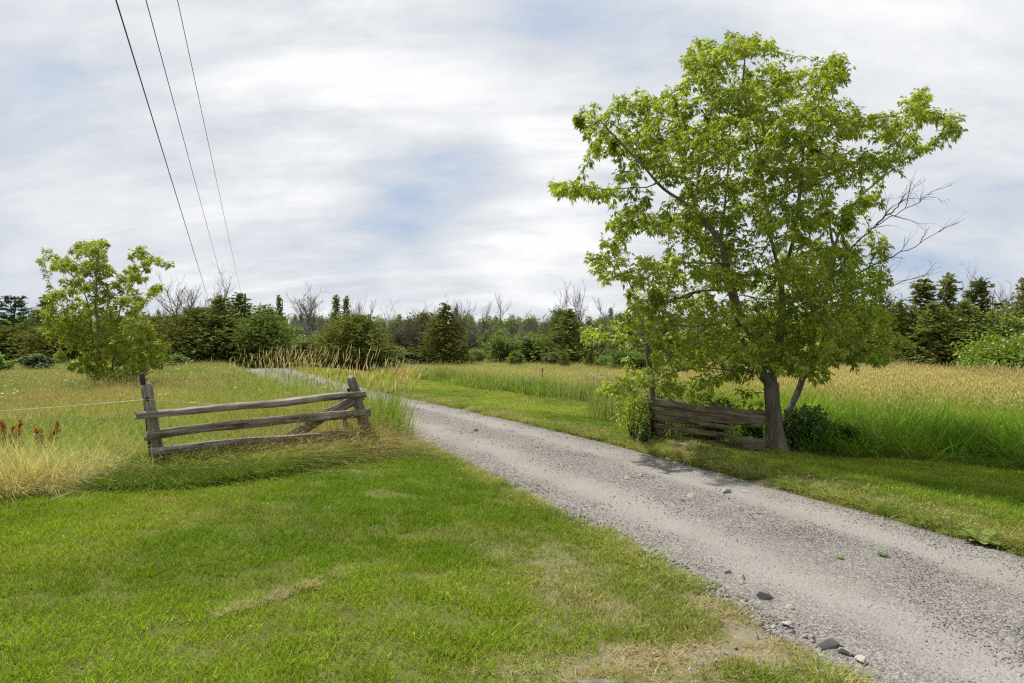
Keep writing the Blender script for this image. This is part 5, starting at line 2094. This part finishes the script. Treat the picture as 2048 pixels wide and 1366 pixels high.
C_, DC, BR, SH = 'cedar_tree', 'deciduous_tree', 'bare_tree', 'shrub'
GC, GD, GB, GS, GP = ('cedars along the far edge of the fields', 'leafy trees along the far edge of the fields', 'bare dead trees above the tree line',
                  'shrubs at the foot of the tree line', 'saplings in front of the tree line')
TREES = [
    # left of the drive
    ('pine0', 26, 590, 70, 90, 'dark pine with tiered branches at the far left', 'pine_tree', 'tree', None),
    ('bush_cedar0', 10, 645, 58, 150, 'low dark cedar under the pine at the left edge', C_, 'tree', GC),
    ('cedar4', 92, 588, 60, 110, 'ragged dark cedar just left of the small yellow green tree', C_, 'tree', GC),
    ('bush_cedar1', 128, 640, 55, 150, 'broad dark cedar hidden behind the left side of the small yellow green tree', C_, 'tree', GC),
    ('cedar1', 240, 628, 60, 120, 'cedar seen through the middle of the small yellow green tree', C_, 'tree', GC),
    ('sumac1', 74, 706, 42, 62, 'round dark green bush in the left meadow before the cedars', SH, 'shrub', GS),
    ('sumac0', -6, 700, 36, 50, 'pale green bush cut by the left edge of the picture', SH, 'shrub', GS),
    ('bush_cedar0', 330, 622, 52, 150, 'wide round cedar just right of the small yellow green tree', C_, 'tree', GC),
    ('bush_cedar1', 400, 612, 50, 150, 'broad cedar below the wide leafless tree, left of the drive', C_, 'tree', GC),
    ('cedar3', 440, 588, 49, 130, 'tall dense cedar under the slender leafless tree, left of the drive', C_, 'tree', GC),
    ('cedar0', 478, 584, 51, 120, 'tallest dark cedar next to the thin utility pole', C_, 'tree', GC),
    ('bush_cedar0', 525, 618, 48, 120, 'cedar at the right end of the dark group where the drive vanishes', C_, 'tree', GC),
    ('sumac0', 345, 705, 44, 60, 'low pale bush at the foot of the wide round cedar', SH, 'shrub', GS),
    ('bare0', 374, 545, 66, 110, 'wide leafless tree rising behind the cedars left of the wires', BR, 'tree', GB),
    ('bare1', 441, 524, 60, 74, 'slender leafless tree on top of the tall dense cedar', BR, 'tree', GB),
    # around the end of the drive
    ('spire2', 558, 588, 84, 46, 'narrow dark conifer behind the end of the drive', 'conifer_tree', 'tree', None),
    ('bright0', 580, 640, 70, 60, 'bright yellow green tree behind the end of the drive', DC, 'tree', GD),
    ('decid1', 530, 606, 90, 90, 'leafy tree between the cedar group and the narrow conifer', DC, 'tree', GD),
    ('bush2', 612, 668, 52, 90, 'pale green broad bush at the right side of the drive end', SH, 'shrub', GS),
    ('bright0', 652, 664, 54, 70, 'bright leafy small tree against the large cedar by the drive end', DC, 'tree', GD),
    ('fuzz0', 640, 625, 66, 110, 'grey brown half dead tree behind the bright bushes', BR, 'tree', GB),
    ('bare0', 628, 568, 76, 112, 'largest leafless tree with a fan shaped crown above the drive end', BR, 'tree', GB),
    ('spire0', 672, 588, 58, 40, 'thin ragged cedar spire, left of a pair of spires', C_, 'tree', GC),
    ('spire1', 692, 590, 60, 36, 'thin ragged cedar spire, right of a pair of spires', C_, 'tree', GC),
    ('bush_cedar1', 712, 626, 48, 150, 'large spreading dark cedar right of the drive end', C_, 'tree', GC),
    ('cedar2', 690, 632, 52, 110, 'upright cedar pressed against the large spreading cedar', C_, 'tree', GC),
    ('sumac0', 786, 712, 46, 34, 'small bright green sapling at the right foot of the large spreading cedar', 'sapling', 'sapling', GP),
    ('sumac1', 758, 690, 50, 50, 'shadowed bush tucked under the large spreading cedar', SH, 'shrub', GS),
    # middle
    ('fuzz1', 780, 640, 72, 76, 'grey twiggy tree left of the brown dead tree in the middle', BR, 'tree', GB),
    ('fuzz0', 832, 612, 68, 92, 'brown grey dead tree with a dense twiggy crown in the middle', BR, 'tree', GB),
    ('bush1', 790, 688, 60, 60, 'small light leafy tree low in front of the grey trees', DC, 'tree', GD),
    ('sumac1', 815, 704, 54, 60, 'dark low bush just left of the solitary cedar', SH, 'shrub', GS),
    ('sumac1', 850, 708, 56, 50, 'dark low bush behind the left branches of the solitary cedar', SH, 'shrub', GS),
    ('cedar0', 891, 604, 54, 104, 'solitary cone shaped cedar with a visible trunk in the middle field', C_, 'tree', GC),
    ('fuzz1', 944, 632, 70, 76, 'grey twiggy tree right behind the solitary cedar', BR, 'tree', GB),
    ('bush2', 946, 694, 60, 52, 'low pale leafy bush right of the solitary cedar', SH, 'shrub', GS),
    ('fuzz0', 985, 640, 74, 70, 'grey twiggy tree left above the round dark trees', BR, 'tree', GB),
    ('bush0', 1008, 655, 58, 66, 'round dark green tree, left of two side by side in the middle', DC, 'tree', GD),
    ('bush1', 1064, 658, 60, 76, 'round dark green tree, right of two side by side in the middle', DC, 'tree', GD),
    ('sumac0', 1033, 698, 53, 36, 'small light green bush in front of the two round trees', SH, 'shrub', GS),
    ('sumac1', 1105, 703, 50, 26, 'rounded grey green sapling at the field edge left of the little cedar', 'sapling', 'sapling', GP),
    ('cedar3', 1128, 704, 48, 24, 'little cone shaped cedar sapling standing in the field edge', 'sapling', 'sapling', GP),
    ('bush2', 1085, 668, 60, 60, 'bushy tree left behind the broad cedar near the big tree', DC, 'tree', GD),
    ('cedar1', 1140, 612, 55, 130, 'broad tall dark cedar left of the big tree', C_, 'tree', GC),
    ('fuzz1', 1190, 635, 64, 90, 'grey twiggy tree right behind the broad tall cedar', BR, 'tree', GB),
    ('bare1', 1128, 550, 72, 46, 'left one of two thin leafless trees above the broad tall cedar', BR, 'tree', GB),
    ('bare2', 1156, 556, 72, 40, 'right one of two thin leafless trees above the broad tall cedar', BR, 'tree', GB),
    ('bare3', 1208, 588, 80, 34, 'small leafless tree above the wood just left of the big tree', BR, 'tree', GB),
    ('cedar2', 1180, 700, 48, 22, 'little ragged sapling near the left leaf tip of the big tree', 'sapling', 'sapling', GP),
    ('sumac0', 1204, 706, 48, 24, 'pale sapling at the field edge under the big tree left branches', 'sapling', 'sapling', GP),
    ('bush0', 1262, 688, 46, 90, 'dark green bush behind the tall grey fence post', SH, 'shrub', GS),
    ('cedar4', 1250, 640, 56, 90, 'cedar behind the left branches of the big tree', C_, 'tree', GC),
    ('bare3', 1001, 580, 86, 28, 'leafless tree with a narrow broom shaped crown in the middle', BR, 'tree', GB),
    ('bare2', 920, 584, 88, 54, 'leafless pale tree above the wood right of the solitary cedar', BR, 'tree', GB),
    ('bare3', 968, 598, 88, 30, 'small leafless tree between two taller bare crowns in the middle', BR, 'tree', GB),
    ('bare1', 780, 592, 88, 34, 'leafless tree above the wood left of the solitary cedar', BR, 'tree', GB),
    ('bare3', 742, 594, 86, 26, 'thin leafless tree right of the cedar spires', BR, 'tree', GB),
    ('bare2', 714, 584, 84, 34, 'leafless tree just right of the cedar spires', BR, 'tree', GB),
    ('bare1', 848, 596, 90, 40, 'faint leafless tree above the brown dead tree', BR, 'tree', GB),
    # behind the big tree
    ('cedar3', 1330, 640, 54, 110, 'cedar behind the lower left foliage of the big tree', C_, 'tree', GC),
    ('bush_cedar0', 1420, 655, 52, 150, 'broad cedar behind the left limb of the big tree', C_, 'tree', GC),
    ('bush_cedar1', 1530, 650, 50, 160, 'broad cedar straight behind the big tree trunk', C_, 'tree', GC),
    ('cedar1', 1630, 640, 48, 120, 'cedar behind the right stem of the big tree', C_, 'tree', GC),
    ('fuzz0', 1290, 640, 70, 100, 'grey twiggy tree seen through the big tree lower left leaves', BR, 'tree', GB),
    # right
    ('cedar4', 1715, 604, 44, 130, 'dark cedar just behind the right edge of the big tree crown', C_, 'tree', GC),
    ('cedar4', 1762, 572, 44, 105, 'sparse grey cedar right of the big tree', C_, 'tree', GC),
    ('bare2', 1795, 560, 46, 80, 'dead grey tree among the sparse cedars right of the big tree', BR, 'tree', GB),
    ('cedar2', 1800, 596, 40, 120, 'dense dark cedar under the dead grey tree on the right', C_, 'tree', GC),
    ('spire0', 1846, 556, 41, 118, 'ragged cedar with a forked tip on the right', C_, 'tree', GC),
    ('spire2', 1896, 543, 40, 125, 'tallest pointed cedar in the right group', C_, 'tree', GC),
    ('cedar0', 1866, 600, 38, 140, 'dense low cedar filling the gap below the pointed cedars', C_, 'tree', GC),
    ('bare1', 1934, 518, 46, 56, 'slender leafless tree right of the tallest pointed cedar', BR, 'tree', GB),
    ('spire1', 1958, 552, 40, 112, 'pointed cedar right of the slender leafless tree', C_, 'tree', GC),
    ('cedar3', 1930, 598, 38, 140, 'dense cedar behind the vine covered mound, left part', C_, 'tree', GC),
    ('bare2', 1990, 540, 44, 80, 'leafless spreading tree near the right edge', BR, 'tree', GB),
    ('decid2', 1985, 600, 37, 120, 'leafy dark tree behind the middle of the vine covered mound', DC, 'tree', GD),
    ('cedar1', 2050, 545, 38, 125, 'tall cedar cut by the right edge of the picture', C_, 'tree', GC),
    ('bare0', 2030, 570, 42, 90, 'low leafless tree between the mound and the right edge', BR, 'tree', GB),
]
for i, (k_, px, ptop, d, w, lab, nm, cat, grp) in enumerate(TREES):
    place(k_, px, ptop, d, w, lab, nm, cat, grp, seed=i + 1)

# vine mound at the right
x, y = 21.5, 29.5
root = shrub(Vector((x, y, gz(x, y))), 3.2, 2.6, 'rounded mound of bright green vines at the right edge of the field', 'vine', 620, .17, 7500, 26, 'vine_mound', 'vines')

# --- the wood behind, which reads as one mass
rng = np.random.default_rng(909)
wood_protos, nominal = [], []
for k_ in ('decid0', 'decid1', 'decid2', 'cedar1', 'cedar3', 'bush_cedar0', 'fuzz0', 'bright0', 'fuzz1'):
    nh, parts = PROTO[k_]
    for nm, me in parts:
        if nm == 'crown' or k_.startswith('fuzz') and nm == 'trunk':
            wood_protos.append((proto('wood_' + k_, me), nh, k_))
xs, ys, pk, sl = [], [], [], []
for i in range(560):
    if i < 330:
        d = rng.uniform(115, 215)
        u = rng.uniform(-1050, 1050)
        h = rng.uniform(.85, 1.1) * (683 - 622) / F * d + 2.2
        w_ = rng.choice([0, 0, 1, 1, 2, 2, 3, 7, 0])
    else:
        d = rng.uniform(66, 100)
        u = rng.uniform(-1050, 1060)
        h = rng.uniform(2.6, 5.0)
        w_ = rng.choice([0, 1, 2, 3, 4, 5, 6, 6, 8, 8])
    if -480 < u < -420 and d < 100:
        continue
    xs.append(u / F * d)
    ys.append(d)
    w_ = int(w_) % len(wood_protos)
    pk.append(w_)
    hn = wood_protos[w_][1]
    sl.append((h / hn * rng.uniform(.9, 1.3), h / hn * rng.uniform(.9, 1.3), h / hn))
# nearer thicket on the right, which closes the view under the cedars
for i in range(90):
    d = rng.uniform(42, 60)
    u = rng.uniform(640, 1080)
    xs.append(u / F * d)
    ys.append(d)
    w_ = int(rng.choice([3, 4, 5, 3]))
    pk.append(w_)
    h = rng.uniform(2.4, 4.2)
    hn = wood_protos[w_][1]
    sl.append((h / hn * 1.2, h / hn * 1.2, h / hn))
xs, ys = np.array(xs), np.array(ys)
n = len(xs)
o = scatter('distant_wood', np.stack([xs, ys, ground_z(xs, ys) - .05], -1), rots(n, rng, .02), np.array(sl), np.array(pk), [w[0] for w in wood_protos])
tag(o, 'far mixed wood closing the horizon behind the tree line', 'wood', kind='stuff')

# ------------------------------------------------------------------ utility poles and overhead lines
x, d = (490 - CX) / F * 62, 62.0
ztop = CAM_H + (CY - 587) / F * d
root = empty('utility_pole', (x, d, gz(x, d)), 'thin dark utility pole rising from the cedars where the wires end', 'utility pole')
hh = ztop - gz(x, d)
put('pole', tube_mesh('pole', [(0, 0, -.2), (0, 0, hh * .5), (0, 0, hh)], [.13, .12, .10], M['pole'], 9), root)
arc = [(-.1 + .0, -.35, hh - 1.9), (.06, -.35, hh - 2.2), (.10, -.35, hh - 3.0), (-.05, -.35, hh - 3.6), (-.5, -.35, hh - 4.1), (-.9, -.35, hh - 4.25)]
put('hanging_cable', tube_mesh('hanging_cable', arc, .022, M['pipe'], 6), root)
x2, d2 = (579 - CX) / F * 75, 75.0
z2 = CAM_H + (CY - 638) / F * d2
root = empty('utility_pole', (x2, d2, gz(x2, d2)), 'short grey utility pole with a small box beside the drive end', 'utility pole')
hh2 = z2 - gz(x2, d2)
put('pole', tube_mesh('pole', [(0, 0, -.2), (0, 0, hh2)], [.14, .12], M['pipe'], 9), root)
put('meter_box', box_mesh('meter_box', .35, .25, .6, M['pipe'], .02), root, (.25, -.15, hh2 * .45))


def wire(p_near, p_far, sag, r, label):
    pts = []
    back = p_near + (p_near - p_far).normalized() * 22
    for t in np.linspace(0, 1, 60):
        v = back.lerp(p_far, t)
        v.z -= sag * 4 * t * (1 - t)
        pts.append(v)
    # sag lowers the near point: lift the chord so that the near point stays put
    o = put('power_line', tube_mesh('power_line', pts, r, M['cable'], 6))
    tag(o, label, 'power line', 'overhead lines running to the far pole')


wire(pt(232, 0, 12.6), pt(414, 590, 62), .0, .0155, 'thickest black overhead line, leftmost of the three')
wire(pt(292, 0, 12.9), pt(440, 548, 62), .0, .0105, 'middle overhead line of the three')
wire(pt(355, 0, 13.2), pt(482, 588, 62), .0, .008, 'thinnest overhead line, nearest the centre of the picture')

# ------------------------------------------------------------------ weeds and wildflowers
def dock(px, py, ptop, label, seed, fan=.25, n_st=4):
    g_ = at(px, py)
    rg = np.random.default_rng(seed)
    H = CAM_H + (CY - ptop) / F * g_.y - g_.z
    root = empty('dock_plant', g_, label, 'dock plant', 'rusty dock plants in the left meadow')
    for i in range(n_st):
        dx = rg.normal(0, fan)
        top = Vector((dx * H, rg.normal(0, .1) * H, H * rg.uniform(.8, 1)))
        put('stem', tube_mesh('stem', [Vector((0, 0, -.02)), top * .5 + Vector((0, 0, .05)), top], [.006, .005, .003], M['rust'], 5), root)
        n = 190
        t = rg.uniform(.42, 1.0, n)
        p = np.array([tuple(top * q) for q in t]) + rg.normal(0, 1, (n, 3)) * (.035 * (1.15 - t))[:, None]
        dv = rg.normal(0, 1, (n, 3)) + np.array((0, 0, .6))
        L = rg.uniform(.028, .055, n)
        V, F3, C = leaflets(p, dv, L, L * .8, rg, .2, rg.random(n))
        put('seed_head', make_mesh('seed_head', V, F3=F3, mat=M['rust'], attrs={'blade': ('FLOAT_COLOR', C)}), root)['kind'] = 'stuff'


dock(16, 940, 838, 'clump of rusty dock stems at the left edge of the meadow', 1, .16, 6)
dock(80, 940, 856, 'rusty dock with bent branching stems right of the edge clump', 2, .3, 4)
dock(112, 925, 842, 'single upright dark dock seed stalk farthest right', 3, .1, 2)


def rosette(px, py, size, n, label, cat, mat, seed, up=.5):
    g_ = at(px, py)
    rg = np.random.default_rng(seed)
    root = empty('broadleaf_weed', Vector((g_.x, g_.y, float(surf_z([g_.x], [g_.y])[0]))), label, cat)
    for i in range(n):
        az = i * 2.399 + rg.normal(0, .2)
        L = size * rg.uniform(.7, 1.1)
        el = up * rg.uniform(.4, 1.2)
        m = 7
        V, F4 = [], []
        for j in range(m):
            t = j / (m - 1)
            w = L * .21 * math.sin(math.pi * (t * .92 + .06)) * (1 + .28 * (j % 2))
            rr = L * t
            z = L * (math.sin(el) * t - .55 * t * t * math.sin(el)) + .01
            for q, k in ((-1, .5), (0, 0), (1, .5)):
                V.append((rr * math.cos(az) - q * w * math.sin(az), rr * math.sin(az) + q * w * math.cos(az), z + k * w * .5 + rg.normal(0, .004)))
        for j in range(m - 1):
            for q in (0, 1):
                F4.append((j * 3 + q, j * 3 + q + 1, j * 3 + q + 4, j * 3 + q + 3))
        C = np.zeros((len(V), 4))
        C[:, 2] = rg.uniform(.2, .9)
        C[:, 3] = 1
        put('leaf', make_mesh('leaf', V, F4=F4, mat=M[mat], smooth=True, attrs={'blade': ('FLOAT_COLOR', C)}), root)


rosette(1966, 1092, .21, 18, 'large leafy green weed spreading at the right edge of the drive', 'weed', 'decid', 3, 1.0)
rosette(1300, 1122, .13, 10, 'small leafy weed at the left edge of the drive where gravel meets lawn', 'weed', 'shade_shrub', 4, .9)
rosette(1680, 1148, .035, 8, 'tiny yellow green weed growing in the middle of the gravel', 'weed', 'bright', 5, .6)
rosette(1765, 1142, .055, 11, 'flat green weed patch in the gravel right of the tiny weed', 'weed', 'shade_shrub', 6, .5)

# white and yellow flower heads over the meadow
def flower_heads(name, mat, x, y, h, size, rg):
    n = len(x)
    V, F3 = [], []
    for i in range(n):
        z0 = gz(x[i], y[i])
        b = len(V)
        top = z0 + h[i]
        V += [(x[i] - .003, y[i], z0), (x[i] + .003, y[i], z0), (x[i], y[i], top)]
        F3.append((b, b + 1, b + 2))
        k = 7
        for q in range(9):
            a, rr = rg.random() * 6.28, size * math.sqrt(rg.random())
            c = (x[i] + rr * math.cos(a), y[i] + rr * math.sin(a), top + rg.normal(0, .008))
            b = len(V)
            s = size * .3
            V += [(c[0] - s, c[1] - s * .6, c[2]), (c[0] + s, c[1] - s * .6, c[2]), (c[0], c[1] + s, c[2] + s * .3)]
            F3.append((b, b + 1, b + 2))
    return put(name, make_mesh(name, V, F3=F3, mat=mat))


a, b = rand_pts(-22, -4, 12, 30, .16, rng)
k = (zone(a, b) == 2)
a, b = a[k], b[k]
tag(flower_heads('white_flowers', M['white_flower'], a, b, rng.uniform(.5, .8, len(a)), .035, rng), 'flat white flower heads dotted over the left meadow', 'wildflowers', kind='stuff')
a, b = rand_pts(-20, -4, 12, 34, .14, rng)
k = (zone(a, b) == 2)
a, b = a[k], b[k]
tag(flower_heads('yellow_flowers', M['yellow_flower'], a, b, rng.uniform(.5, .85, len(a)), .05, rng), 'yellow flower heads dotted over the left meadow', 'wildflowers', kind='stuff')
